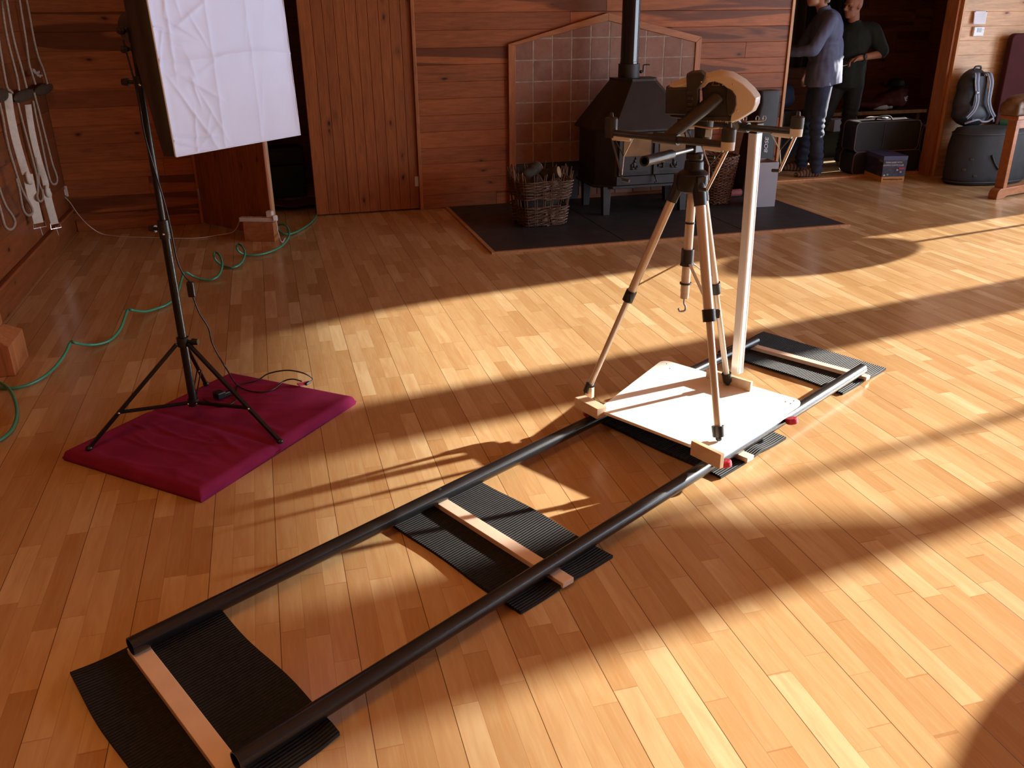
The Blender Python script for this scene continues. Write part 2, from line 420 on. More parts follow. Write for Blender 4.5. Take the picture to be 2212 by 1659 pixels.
# ---- doors
def door(name, hinge, ang, wdt, flip, hingez, pull=True):
    # leaf of upright matched boards: hinge post, swing angle, width
    R = rotz(ang); hx = V((hinge[0], hinge[1], 0))
    def L(x, y, z): return hx+R @ V((x, y, z))
    b = MB(); sgn = flip
    A = R @ V((sgn, 0, 0)); N = R @ V((0, -1, 0))
    bw = [.085]+[(wdt-.19)/8]*8+[.105]
    x = .0
    for w in bw:
        o_ = hx+A*x+V((0, 0, .012))
        rings = []
        for off, ins in ((0, 0), (.0155, 0), (.02, .004)):
            rings.append([o_+A*p+V((0, 0, q))+N*off for p, q in ((ins, 0), (w-ins, 0), (w-ins, 2.12), (ins, 2.12))])
        b.loft(rings); x += w
    ORIG_=b.build(name, pine_v)
    ORIG_['kind'] = 'structure'
    b = MB(); c = hx+A*(wdt/2)-N*.012+V((0, 0, 1.072)); b.box(c, (wdt, .024, 2.12), R); b.build('door_back', pine_v if False else edge_m, ORIG_)
    for hz in hingez:
        b = MB(); p = hx+A*(-.006)+N*.022+V((0, 0, hz)); b.cyl(p-V((0, 0, .045)), p+V((0, 0, .045)), .007, n=10); b.box(p+A*.02-N*.0025, (.04, .004, .085), R); b.build('hinge', steel, ORIG_, smooth=40)
    if pull:
        b = MB(); p = hx+A*(wdt-.05)+N*.02
        b.box(p+V((0, 0, 1.0)), (.03, .006, .16), R); b.tube([p+V((0, 0, .94)), p+N*.035+V((0, 0, .95)), p+N*.035+V((0, 0, 1.05)), p+V((0, 0, 1.06))], .006, 8); b.build('door_handle', steel, ORIG_, smooth=40)
    return ORIG_
steel = mat('brushed_steel', (.45, .44, .42), .35, .9)
door('door_1', (-.565, 7.665), math.radians(-52.5), .91, 1, (.25, 1.1, 1.9))
door('door_2', (1.262, 7.70), 0, .907, -1, (.25, 1.9), pull=False)

# ---- lights: low sun and sky through the windows
az, el = math.radians(-170), math.radians(15.5)
sun = bpy.data.lights.new('sun', 'SUN'); sun.energy = 21; sun.angle = math.radians(.9); sun.color = (1, .94, .84)
so = bpy.data.objects.new('sun', sun); COL.objects.link(so); so.location = (14, 4, 5)
so.rotation_euler = V((math.cos(az)*math.cos(el), math.sin(az)*math.cos(el), -math.sin(el))).to_track_quat('-Z', 'Y').to_euler()
wd = bpy.data.worlds.new('world'); scene.world = wd; wd.use_nodes = True
bg = wd.node_tree.nodes['Background']; bg.inputs[0].default_value = (.76, .86, 1., 1); bg.inputs[1].default_value = 11.5
for y0, y1 in ((-1.7, .95), (1.2, 3.12), (3.23, 4.61), (5.03, 6.34)): # sky portals in the window openings
    L = bpy.data.lights.new('window_portal', 'AREA'); L.shape = 'RECTANGLE'; L.size = 2.1; L.size_y = y1-y0; L.cycles.is_portal = True
    q = bpy.data.objects.new('window_portal', L); COL.objects.link(q); q.location = (XR+.13, (y0+y1)/2, 1.41); q.rotation_euler = (0, math.radians(90), 0)
vs = scene.view_settings; vs.view_transform = 'Standard'; vs.look = 'None'; vs.exposure = 0.; vs.gamma = 1; vs.use_curve_mapping = False
scene.cycles.use_denoising = True; scene.cycles.max_bounces = 8; scene.cycles.diffuse_bounces = 5
scene.cycles.sample_clamp_indirect = 6

# unseen warm panel added on the ceiling to lift the near-left floor
fill_m, nt_, bs_ = newmat('warm_fill_glow'); bs_.inputs['Emission Color'].default_value = (1, .44, .13, 1); bs_.inputs['Emission Strength'].default_value = 5.5; bs_.inputs['Base Color'].default_value = (.8, .6, .4, 1)
b = MB(); b.bb((-1.35, .45, ZC-.05), (.15, 1.95, ZC-.001)); cl_ = b.build('added_fill_panel', trim_m); tag(cl_, 'square warm fill panel added on the ceiling, out of view', 'fill light')
b = MB(); b.bb((-1.2, .6, ZC-.056), (0, 1.8, ZC-.0505)); b.build('fill_panel_glow', fill_m, cl_)
# ================================================================== THE ROLLING RIG
foam = mat('black_foam_rubber', (.017, .017, .018), .62, var=.2, vs=20, bump=.25, bs=500)
pipe_m = mat('black_plastic_pipe', (.012, .013, .015), .24, var=.3, vs=6, bump=.08, bs=300, spec=.5)
hole_m = mat('pipe_bore', (.004, .004, .004), .8)
mdf = mat('pale_batten_wood', (.76, .60, .46), .55, var=.06, vs=14, stretch=(1, 1, 1), bump=.05, bs=200)
ply = mat('white_birch_board', (.86, .79, .71), .5, var=.06, vs=9, bump=.05, bs=120)
blk_m = mat('raw_pine_block', (.66, .49, .32), .55, var=.12, vs=25)
red_m = mat('crimson_wheel', (.42, .02, .045), .35, var=.05)
screw_m = mat('dark_screw', (.02, .018, .016), .4, .6)

PA = V((math.cos(math.radians(29.8)), math.sin(math.radians(29.8)), 0)); PB = V((PA.y, -PA.x, 0))   # along / across the rails
def mat_pad(name, A, B, C_, D, label, t=.011, wave=.0, seed=0, lift=()):
    # ribbed exercise-mat offcut: grid between four floor corners, soft edge, low waves
    A, B, C_, D = [V((p.x, p.y, 0)) for p in (A, B, C_, D)]
    nu, nv = 26, 90
    b = MB(); top = []; bot = []
    for i in range(nu+1):
        ra, rb = [], []
        for j in range(nv+1):
            s, q = i/nu, j/nv
            p = (A*(1-s)+B*s)*(1-q)+(D*(1-s)+C_*s)*q
            w = wave*(.5+.5*math.sin(7*q+seed+2*s))*(abs(s-.5)*2)**2
            for (cs, cq, hh, rad) in lift:
                dd = math.hypot(s-cs, q-cq); w += hh*max(0, 1-dd/rad)**2
            p = p+V((0, 0, w))
            p += (B-A).normalized()*(.004*math.sin(9*q+seed*2))
            rib = .0014*math.sin(q*nv*PI)**2 if False else 0
            ra.append(b.bm.verts.new(p+V((0, 0, t+rib)))); rb.append(b.bm.verts.new(p+V((0, 0, .0004))))
        top.append(ra); bot.append(rb)
    for i in range(nu):
        for j in range(nv):
            b.bm.faces.new((top[i][j], top[i+1][j], top[i+1][j+1], top[i][j+1])); b.bm.faces.new((bot[i][j+1], bot[i+1][j+1], bot[i+1][j], bot[i][j]))
    for j in range(nv):
        for g in (0, nu): b.bm.faces.new((bot[g][j], bot[g][j+1], top[g][j+1], top[g][j]) if g == 0 else (top[g][j], top[g][j+1], bot[g][j+1], bot[g][j]))
    for i in range(nu):
        for g in (0, nv): b.bm.faces.new((top[i][g], top[i+1][g], bot[i+1][g], bot[i][g]) if g == 0 else (bot[i][g], bot[i+1][g], top[i+1][g], top[i][g]))
    o = b.build('foam_mat', rib_m, smooth=50)
    return tag(o, label, 'mat', 'ribbed foam mats under the rails')
def ribmat():
    m, nt, b = newmat('ribbed_black_foam'); k = NT(nt)
    tc = k.n('ShaderNodeTexCoord').outputs['Object']
    v = k.mapping(tc, (1, 1, 1), rot=(0, 0, -math.radians(29.8)))
    sp = k.n('ShaderNodeSeparateXYZ'); k.l(v, sp.inputs[0])
    wob = k.math('MULTIPLY', k.noise(tc, 3, 2), .01)
    s = k.math('SINE', k.math('MULTIPLY', k.math('ADD', sp.outputs[1], wob), 2*PI/.0105))
    k.l(k.ramp(k.noise(tc, 60, 4), (.3, (.013, .013, .014)), (.7, (.022, .022, .024))), b.inputs['Base Color'])
    b.inputs['Roughness'].default_value = .7; b.inputs['Specular IOR Level'].default_value = .22
    k.l(k.bump(s, 1., .0024), b.inputs['Normal'])
    return m
rib_m = ribmat()
g = fl
def para(L, F, R): return L+R-F
L1, B1, R1 = g(152, 1470), g(462, 1308), g(738, 1592)
mat_pad('m', L1, B1, R1, L1+R1-B1, 'black foam mat under the near end of the rails, cut by the frame edge', wave=.006, seed=1, lift=((0, .02, .01, .3), (1, .95, .012, .2)))
L2, F2, R2 = g(835, 1128), g(1124, 1330), g(1323, 1206)
mat_pad('m', L2, L2+R2-F2, R2, F2, 'black ribbed mat under the rails between the near end and the dolly', wave=.004, seed=2, lift=((.5, 1, .012, .35),))
L3, F3, R3 = g(1278, 906), g(1556, 1036), g(1697, 950)
mat_pad('m', L3, L3+R3-F3, R3, F3, 'black ribbed mat mostly hidden beneath the white dolly board', wave=.004, seed=3, lift=((.6, 1, .012, .3),))
K4, R4, F4 = g(1648, 721), g(1914, 800), g(1821, 853)
mat_pad('m', K4+F4-R4, K4, R4, F4, 'black ribbed mat under the far end of the rails beyond the white pole', wave=.004, seed=4, lift=((.55, 1, .01, .3),))

PZ, PR = .0555, .025
PL0, PL1 = fl(281, 1397, PZ), fl(1632, 736, PZ)
PQ1 = fl(1862, 797, PZ)
PD = (PL1-PL0).normalized()
PQ0 = PQ1-PD*(PL1-PL0).length
def rail(a, c, label, holes):
    b = MB(); b.pipe(a, c, PR, PR-.003, 32); o = b.build('rail_pipe', pipe_m, smooth=40)
    tag(o, label, 'pipe', 'pipes laid as rails')
    for h in holes: # countersunk screw holes on the crown
        t = (h-a).dot(PD); p = a+PD*t+V((0, 0, PR-.0035))
        R = basis(PD, V((0, 0, 1)).cross(PD), V((0, 0, 1)))
        b = MB(); b.ell(p, (.014, .009, .0042), R); b.build('screw_hole', hole_m, o, smooth=40)
rail(PL0, PL1, 'black plastic pipe forming the left rail, passing behind the tripod', [fl(948, 1056, .08), fl(1623, 740, .08)])
rail(PQ0, PQ1, 'black plastic pipe forming the right rail, its far end sunlit white', [fl(1214, 1207, .08)])

def batten(a, c, w, t, label):
    a, c = V((a.x, a.y, .0115)), V((c.x, c.y, .0115)); d = (c-a).normalized(); s = V((d.y, -d.x, 0))*(w/2); u = V((0, 0, t))
    b = MB(); b.hexa([a-s, c-s, c+s, a+s, a-s+u, c-s+u, c+s+u, a+s+u][:8]); o = b.build('wooden_batten', mdf, bevel=.0015)
    tag(o, label, 'batten', 'battens tying the rails')
    return o
z_ = .0295
q0, q1 = fl(300, 1400, z_), fl(492, 1652, z_)
batten(q0-(q1-q0).normalized()*.02, q0+(q1-q0).normalized()*.66, .05, .0185, 'plain wooden batten on the nearest mat, running out of the frame')
q0, q1 = fl(957, 1084, z_), fl(1228, 1254, z_)
batten(q0-(q1-q0).normalized()*.035, q1, .046, .0185, 'wooden batten on the middle ribbed mat, its short end showing past the pipe')
q1 = fl(1622, 987, z_); q0 = q1+(fl(957, 1084, z_)-fl(1228, 1254, z_))
batten(q0, q1, .044, .0185, 'wooden batten beneath the dolly with only its end showing')
q0, q1 = fl(1632, 747, z_), fl(1876, 813, z_)
batten(q0-(q1-q0).normalized()*.03, q1, .042, .0185, 'wooden batten on the farthest mat, half in shade')

# ---- dolly board on skate wheels
ZP = .119
cbl, crr, cf, cl = [fl(x, y, ZP) for x, y in ((1432, 776), (1737, 866), (1557, 986), (1291, 884))]
dolly = thing('camera_dolly', 'white wooden dolly board on crimson wheels carrying the tripod', 'dolly', ((cbl+cf)/2).xy.to_3d())
def rounded(poly, r, k=6):
    out = []; n = len(poly)
    for i in range(n):
        p, a, c = poly[i], poly[i-1], poly[(i+1) % n]; rr = r[i] if isinstance(r, (list, tuple)) else r
        if rr < 1e-4: out.append(p); continue
        d0, d1 = (a-p).normalized(), (c-p).normalized()
        for j in range(k+1):
            t = j/k; out.append((p+d0*rr)*(1-t)**2+p*2*t*(1-t)+(p+d1*rr)*t*t)
    return out
dn = V((0, 0, -.012))
b = MB(); b.prism(rounded([cl, cf, crr, cbl], [.004, .02, .05, .05]), dn); b.build('deck', ply, dolly, bevel=.0012)
def wedge(a, c, z0, z1, t, name='foot_block', m=blk_m, push=None):
    a, c = V((a.x, a.y, z0)), V((c.x, c.y, z0)); d = (c-a).normalized(); n = V((-d.y, d.x, 0))*t; u = V((0, 0, z1-z0))
    if push is not None and n.dot(push) < 0: n = -n
    b = MB(); b.hexa([a, c, c+n, a+n, a+u, c+u, c+n+u, a+n+u]); return b.build(name, m, dolly, bevel=.0015)
back = V((.25, .97, 0))
ba, bc = fl(1244, 886, .094), fl(1292, 898, .094)
def face_pair(x0, y0, x1, y1, z): return fl(x0, y0, z), fl(x1, y1, z)
A0, A1 = face_pair(1241, 858, 1290, 884, .14); o = wedge(A0, A1, .095, .14, .05, push=back)
A0, A1 = face_pair(1262, 858, 1282, 862, .14); wedge(A0+V((.02, .05, 0)), A1+V((.01, .05, 0)), .119, .165, .02, push=back)
C0, C1 = face_pair(1493, 952, 1557, 983, .165); wedge(C0, C1, .107, .165, .02, push=back)
B0, B1_ = face_pair(1526, 797, 1622, 826, .162); wedge(B0, B1_, .119, .162, .018, push=back)
def scr(x, y, z, Yp=None, r=.003):
    b = MB(); b.ell(fl(x, y, z), (r, r, r*.6), n=10, m=6); b.build('screw', screw_m, dolly, smooth=50)
for x, y in ((1440, 786), (1447, 796), (1697, 868), (1708, 872), (1715, 866), (1284, 862), (1297, 870)): scr(x, y, ZP)
# wheels sit in pairs astride each pipe
def wheel(c, ax):
    b = MB(); ax = ax.normalized(); b.lathe([(.007, -.012), (.020, -.012), (.0245, -.008), (.0245, .008), (.020, .012), (.007, .012)], c, 24, ax); w_ = b.build('wheel', red_m, dolly, smooth=35)
    b = MB(); b.lathe([(.002, -.0125), (.0068, -.0125), (.0068, .0125), (.002, .0125)], c, 14, ax); b.build('wheel_hub', steel, w_, smooth=35)
def foot_on(pa, p): return pa+PD*((p-pa).dot(PD))
for pa, ref in ((PL0, cl), (PL0, cbl), (PQ0, cf), (PQ0, crr)):
    f_ = foot_on(pa, ref)+PD*(.035 if ref in (cl, cf) else -.06)
    if ref is cf: f_ = foot_on(pa, fl(1577, 993, .09))
    if ref is crr: f_ = foot_on(pa, fl(1715, 899, .09))
    for sg in (-1, 1):
        lat = V((PD.y, -PD.x, 0))*sg
        outer = (pa is PQ0) == (sg > 0)
        if outer: wheel(f_+lat*.0475+V((0, 0, .012)), lat*-.25+V((0, 0, 1)))
        else: wheel(f_+lat*.0345+V((0, 0, .0335)), lat*-1+V((0, 0, 1)))

# ---- tripod
champ = mat('champagne_aluminium', (.66, .57, .46), .34, .45, var=.06, vs=5, spec=.5)
champ2 = mat('champagne_aluminium_lower', (.62, .53, .42), .34, .45, var=.06, vs=5)
blackp = mat('black_hard_plastic', (.014, .014, .015), .38, var=.2, vs=30)
TA, TB, TC = fl(1266, 852, .125), fl(1572, 829, .125), fl(1553, 951, .125)
AP = V((1.506, 2.944, 0))
tri = thing('camera_tripod', 'champagne aluminium camera tripod standing on the white dolly board', 'tripod', AP)
SZ = 1.015
locks = {}
for nm, foot, ly in (('A', TA, 635), ('B', TB, 617), ('C', TC, 676)):
    d = V((foot.x-AP.x, foot.y-AP.y, 0)).normalized()
    top = AP+d*.05+V((0, 0, SZ)); ax = foot-top
    # lock height from its sight line
    best = min(range(200), key=lambda i: abs(((lambda q: 829.5-CF*(q-CC).dot(_u)/(q-CC).dot(_w))(top+ax*(i/200)))-ly))
    lk = top+ax*(best/200); locks[nm] = lk
    up = ax.normalized()
    rad = .0192 if nm == 'C' else .0165
    b = MB(); b.cyl(top, lk, rad, n=20); leg = b.build('leg', champ, tri, smooth=40)
    b = MB(); b.cyl(lk, foot-up*.02, rad*.72, n=20); b.build('lower_section', champ2, leg, smooth=40)
    b = MB(); b.cyl(top-up*.012, top+up*.07, rad*1.32, rad*1.22, 20); b.build('leg_cap', blackp, leg, smooth=40)
    b = MB(); b.cyl(lk-up*.012, lk+up*.034, rad*1.3, n=16); b.box(lk+up*.008+d.cross(V((0, 0, 1)))*(-rad*1.3), (.016, .03, .03), rotz(math.atan2(d.y, d.x))); b.build('leg_lock', blackp, leg, smooth=40)
    b = MB(); b.cyl(foot-up*.055, foot-up*.014, rad*1.25, rad*1.15, 16); b.ell(foot-up*.008, (.0125, .0125, .0125)); b.build('rubber_foot', blackp, leg, smooth=40)
SP = AP+V((0, 0, .735))
b = MB(); b.cyl(AP+V((0, 0, 1.03)), AP+V((0, 0, .60)), .0175, n=22); b.build('centre_column', champ, tri, smooth=40)
b = MB(); b.cyl(SP+V((0, 0, -.015)), SP+V((0, 0, .035)), .0245, n=22); b.cyl(SP+V((0, 0, -.028)), SP+V((0, 0, -.015)), .0275, .0225, 22); sp_ = b.build('brace_collar', blackp, tri, smooth=40)
b = MB(); b.cyl(AP+V((0, 0, .632)), AP+V((0, 0, .638)), .0225, n=20); b.build('column_ring', blackp, tri, smooth=40)
b = MB(); b.cyl(AP+V((0, 0, .575)), AP+V((0, 0, .605)), .0165, n=20); b.build('column_end', champ2, tri, smooth=40)
hk = AP+V((0, 0, .575))
b = MB(); b.tube(cr([hk, hk+V((0, 0, -.022)), hk+V((.006, -.003, -.036)), hk+V((.004, -.002, -.052)), hk+V((-.012, .006, -.056)), hk+V((-.018, .009, -.044))], 6), .0042, 8); b.build('hook', steel, tri, smooth=60)
b = MB()
for k_ in range(3): # band rings on the column
    pass
b.cyl(AP+V((0, 0, .868)), AP+V((0, 0, .875)), .0195, n=20); b.build('column_ring', blackp, tri, smooth=40)
for nm in 'ABC':
    b = MB(); e = locks[nm]+(AP+V((0, 0, SZ))-locks[nm]).normalized()*.03
    a = SP+V((e.x-SP.x, e.y-SP.y, 0)).normalized()*.024+V((0, 0, -.02))
    dd = (e-a).normalized(); sd = dd.cross(V((0, 0, 1))).normalized(); un = sd.cross(dd)
    b.box((a+e)/2, ((e-a).length, .011, .004), basis(dd, sd, un)); b.build('brace', champ2, tri)
b = MB(); b.lathe([(.03, .985), (.056, .992), (.062, 1.02), (.058, 1.055), (.036, 1.07), (.034, 1.10), (.026, 1.105)], AP, 26)
for foot in (TA, TB, TC):
    d = V((foot.x-AP.x, foot.y-AP.y, 0)).normalized(); b.box(AP+d*.05+V((0, 0, 1.02)), (.04, .036, .065), rotz(math.atan2(d.y, d.x)))
b.build('shoulder', blackp, tri, smooth=35, bevel=.003)
b = MB(); b.lathe([(.026, 1.10), (.031, 1.106), (.031, 1.128), (.022, 1.133)], AP, 24); b.box(AP+V((0, 0, 1.148)), (.062, .045, .034), rotz(.5)); b.box(AP+V((0, 0, 1.172)), (.085, .07, .014), rotz(.5)); b.cyl(AP+V((.02, -.035, 1.115)), AP+V((.05, -.06, 1.113)), .011, n=14)
b.build('pan_head', blackp, tri, smooth=35, bevel=.003)
h0, h1 = AP+V((-.02, -.02, 1.145)), dp(1392, 348, 2.72)
hm = h0+(h1-h0)*.5
b = MB(); b.cyl(h0, hm, .0075, n=14); hd = b.build('pan_handle', steel, tri, smooth=40)
b = MB(); b.pipe(hm-(h1-h0).normalized()*.01, h1, .0165, .011, 22); b.build('handle_grip', blackp, hd, smooth=40)

# ---- square pole on the dolly
alu = mat('white_aluminium_section', (.80, .78, .75), .28, .35, var=.04)
pb = fl(1592, 804, ZP); pt = wy(1632, 286, pb.y+.005)
pole = thing('square_pole', 'tall white square pole with a black cap standing behind the tripod', 'pole', pb)
d = (pt-pb).normalized(); x_ = V((math.cos(.35), math.sin(.35), 0)); x_ = (x_-d*x_.dot(d)).normalized(); y_ = d.cross(x_)
b = MB()
def sq(c, r, rc=.004):
    out = []
    for i, (sx, sy) in enumerate(((1, 1), (-1, 1), (-1, -1), (1, -1))):
        for t in ((1, 0), (0, 1)) if i % 2 == 0 else ((0, 1), (1, 0)):
            out.append(c+x_*(sx*(r-(0 if t[0] else rc)))+y_*(sy*(r-(0 if t[1] else rc))))
    return out
b.loft([sq(pb, .0205), sq(pt, .0205)]); 
for sx in (-1, 1): b.hexa([pb+x_*(sx*.012-.002)-y_*.0215, pb+x_*(sx*.012+.002)-y_*.0215, pb+x_*(sx*.012+.002)-y_*.0200, pb+x_*(sx*.012-.002)-y_*.0200]+[q+d*(pt-pb).length for q in (pb+x_*(sx*.012-.002)-y_*.0215, pb+x_*(sx*.012+.002)-y_*.0215, pb+x_*(sx*.012+.002)-y_*.0200, pb+x_*(sx*.012-.002)-y_*.0200)])
b.build('pole_tube', alu, pole, smooth=40)
b = MB(); b.loft([sq(pt-d*.002, .0225), sq(pt+d*.035, .0225), sq(pt+d*.042, .017)]); b.build('end_cap', blackp, pole, smooth=30)
# ================================================================== DRONE ON THE TRIPOD
shellm = mat('pale_shell_plastic', (.60, .55, .48), .38, var=.04, vs=6)
carbon = mat('carbon_tube', (.03, .026, .022), .35, var=.3, vs=60)
dk = mat('matt_black_module', (.020, .018, .017), .5, var=.25, vs=20)
wirem = mat('bright_wire', (.55, .52, .47), .3, .8)
DC = V((1.532, 2.941, 1.2))
th = math.radians(-60.25); du = V((math.cos(th), math.sin(th), 0)); dv = V((-math.sin(th), math.cos(th), 0))
drone = thing('drone', 'camera drone with a pale shell and black arms mounted on the tripod', 'drone', DC)
Ld, Bd = .228, .244
e1 = V((.879, -.477, 0)); e2 = V((-.477, -.879, 0)); uz = V((0, 0, 1))
def dq(x, y, off=0.): # place on the drone's broadside plane, off metres towards the room's front
    n = e2; p0 = DC+e2*off; d = ray(x, y); return CC+d*((p0-CC).dot(n)/d.dot(n))
for sg, nm in ((-1, 'near'), (1, 'far')):
    c = DC+dv*sg*Ld; a0, a1 = c-du*Bd, c+du*Bd
    b = MB(); b.cyl(a0-du*.012, a1+du*.012, .0125, n=18); bar = b.build('cross_arm', carbon, drone, smooth=40)
    b = MB(); b.cyl(c-du*.05, c+du*.05, .0185, n=18); b.build('arm_joint', dk, bar, smooth=40)
    root = DC+V((0, 0, .135))+dv*sg*.05
    if sg < 0: root = dq(1546, 214, .085)
    b = MB(); ax = (c-root).normalized(); sd = du; un = ax.cross(sd)
    def orng(p, w, h): return [p+sd*(w*math.cos(2*PI*k/14))+un*(h*math.sin(2*PI*k/14)) for k in range(14)]
    b.loft([orng(root, .03, .026), orng(root+(c-root)*.5, .027, .022), orng(c, .026, .02)]); b.build('main_arm', carbon, drone, smooth=40)
    for s2 in (-1, 1):
        e = c+du*s2*Bd
        b = MB(); b.lathe([(.021, .008), (.0235, .012), (.0235, .05), (.020, .054), (.008, .056), (.006, .07), (.003, .072)], e, 22); mt = b.build('motor', dk, bar, smooth=35)
        b = MB(); b.cyl(e+V((0, 0, -.016)), e+V((0, 0, .012)), .022, .023, 20); b.build('motor_mount', shellm if s2 > 0 else dk, bar, smooth=40)
        b = MB(); b.cyl(e-du*s2*.012+V((0, 0, -.015)), e-du*s2*.09+V((0, 0, -.014)), .011, .009, 12); b.build('arm_sleeve', shellm, bar, smooth=40)
        # landing strut with its wire brace
        foot = e-du*s2*.075-dv*.0+V((0, 0, -.20)); kn = e+V((0, 0, -.01))
        if sg < 0 and s2 > 0: foot = dp(1527, 410, (e-CC).dot(_w)+.03)
        if sg < 0 and s2 < 0: foot = dp(1345, 388, (e-CC).dot(_w)-.02)
        if sg > 0 and s2 > 0: foot = dp(1684, 369, (e-CC).dot(_w)+.03)
        b = MB(); b.cyl(kn, foot, .0075 if s2 > 0 else .004, .006 if s2 > 0 else .004, 12); st = b.build('landing_leg', wirem if s2 > 0 else carbon, drone, smooth=40)
        b = MB(); b.tube([foot, foot-du*s2*.03+V((0, 0, -.002))], .006, 8); b.build('landing_foot', dk, st, smooth=40)
        md = kn+(foot-kn)*.45; b = MB()
        q = e-du*s2*.1+V((0, 0, -.012))
        b.tube([q, md-du*s2*.035, foot+(kn-foot)*.08], .0025, 6); b.build('brace_wire', wirem, st, smooth=60)
        b = MB(); b.tube([kn-du*s2*.01, md-du*s2*.035], .0022, 6); b.build('brace_wire', carbon, st, smooth=60)
# body seen end-on: arched shell over a black core
out = [(1445, 181), (1478, 169), (1496, 158), (1530, 158), (1558, 151), (1585, 156), (1612, 172), (1632, 191), (1643, 206), (1641, 222), (1634, 236), (1618, 246), (1600, 257), (1582, 263)]
inn = [(1584, 246), (1590, 222), (1588, 200), (1577, 184), (1562, 172), (1545, 166), (1530, 169), (1520, 180), (1505, 184), (1446, 185)]
def shell(b, pts, o0, o1, steps=5, shr=.12):
    n = len(pts); c = dq(1545, 215, 0); rings = []
    for i in range(steps+1):
        t = i/steps; off = o0+(o1-o0)*t
        k_ = 1-shr*(abs(2*t-1)**3)
        rings.append([c+e2*off+((dq(x, y, 0)-c)*k_) for x, y in pts])
    b.loft(rings)
b = MB(); shell(b, out+inn, -.13, .10); sh = b.build('body_shell', shellm, drone, smooth=38, bevel=.003)
def slab(name, pts, o0, o1, m, par=drone, bev=.003, shr=.03):
    b = MB(); shell(b, pts, o0, o1, 2, shr); return b.build(name, m, par, smooth=35, bevel=bev)
core = slab('core_module', [(1517, 182), (1531, 168), (1546, 165), (1562, 171), (1577, 184), (1588, 200), (1590, 224), (1584, 248), (1556, 256), (1520, 250)], -.12, .085, dk)
slab('battery_pack', [(1440, 184), (1500, 182), (1502, 244), (1438, 241)], -.06, .11, dk, bev=.006)
slab('battery_base', [(1446, 242), (1498, 244), (1495, 254), (1450, 249)], -.05, .09, carbon)
rb = slab('latch_block', [(1484, 158), (1494, 152), (1516, 150), (1526, 158), (1520, 172), (1510, 186), (1510, 232), (1486, 232)], -.04, .118, dk, bev=.004)
for yy in (191, 203, 216, 226):
    slab('latch_rib', [(1486, yy), (1498, yy), (1498, yy+7), (1486, yy+7)], .11, .123, carbon, rb, .0015)
slab('side_panel', [(1572, 184), (1583, 190), (1591, 202), (1592, 220), (1587, 236), (1578, 246), (1571, 238), (1569, 210)], .06, .104, carbon, bev=.004)
for x, y, o_ in ((1452, 177, .103), (1515, 177, .122), (1583, 182, .103), (1593, 239, .103)):
    b = MB(); b.ell(dq(x, y, o_), (.003, .003, .003), n=10, m=6); b.build('shell_screw', mat('brass_screw', (.75, .45, .25), .3, .9), sh, smooth=60)
gold = mat('gilt_mark', (.55, .30, .13), .5)
b = MB(); A_, B_, C_ = dq(1547, 169, .09), dq(1538, 184, .09), dq(1554, 184, .09)
for p, q in ((A_, B_), (B_, C_), (C_, A_)): b.tube([p, q], .0007, 6)
b.ell(dq(1547.5, 176.5, .09), (.0028, .0028, .0028), n=10, m=6); b.build('warning_triangle', gold, core)
b = MB(); b.box(dq(1530, 172, .09), (.004, .004, .018), rotz(.2)); b.build('bright_tab', alu, core); b = MB(); b.box(dq(1564, 180, .09), (.012, .006, .014), rotz(-.4)); b.build('bright_tab', alu, core)
# gimbal bay under the core: plate, dampers, leads
b = MB(); b.hexa([dq(1500, 262, .09), dq(1590, 262, .09), dq(1590, 262, -.08), dq(1500, 262, -.08), dq(1500, 252, .09), dq(1590, 252, .09), dq(1590, 252, -.08), dq(1500, 252, -.08)]); gp = b.build('gimbal_plate', dk, drone, bevel=.002)
b = MB(); b.cyl(DC+V((0, 0, -.035)), DC+V((0, 0, .075)), .03, .036, 20); b.build('mount_post', dk, drone, smooth=40, bevel=.002)
b = MB(); b.box(dq(1550, 236, .03), (.05, .04, .05), rotz(-.5)); b.cyl(dq(1562, 242, .075), dq(1562, 242, .055), .008, n=14); b.build('gimbal_motor', dk, drone, bevel=.003)
b = MB(); b.ell(dq(1561, 243, .08), .0042, n=10, m=6); b.build('lens_dot', mat('pale_green_dot', (.45, .62, .55), .3), drone, smooth=60)
for i, (x0, y0, x1, y1, o_) in enumerate(((1556, 224, 1556, 238, .07), (1563, 221, 1572, 236, .07), (1572, 236, 1576, 262, .075), (1566, 248, 1567, 265, .07), (1548, 226, 1540, 246, .06))):
    b = MB(); b.tube(cr([dq(x0, y0, o_), dq((x0+x1)/2+2, (y0+y1)/2, o_+.008), dq(x1, y1, o_)], 5), .0016, 6); b.build('lead', wirem if i % 2 == 0 else mat('tan_lead', (.45, .25, .13), .5), drone, smooth=60)
b = MB(); b.hexa([dq(1522, 296, .05), dq(1537, 296, .05), dq(1537, 296, .03), dq(1522, 296, .03), dq(1524, 279, .05), dq(1538, 279, .05), dq(1538, 279, .03), dq(1524, 279, .03)]); b.build('plug_housing', mat('pale_blue_plastic', (.55, .66, .74), .4), drone, bevel=.002)
b = MB(); b.tube(cr([dq(1497, 271, .05), dq(1515, 274, .06), dq(1535, 277, .06), dq(1553, 276, .05)], 6), .003, 8); b.build('ribbon_lead', mat('orange_ribbon', (.62, .36, .2), .5), drone, smooth=60)
b = MB()
for i, x in enumerate((1528, 1533, 1537, 1541, 1546, 1551, 1556)): b.box(dq(x, 261.5, .0925), (.004, .001, .003), rotz(-.5))
b.build('plate_lettering', gold, gp)
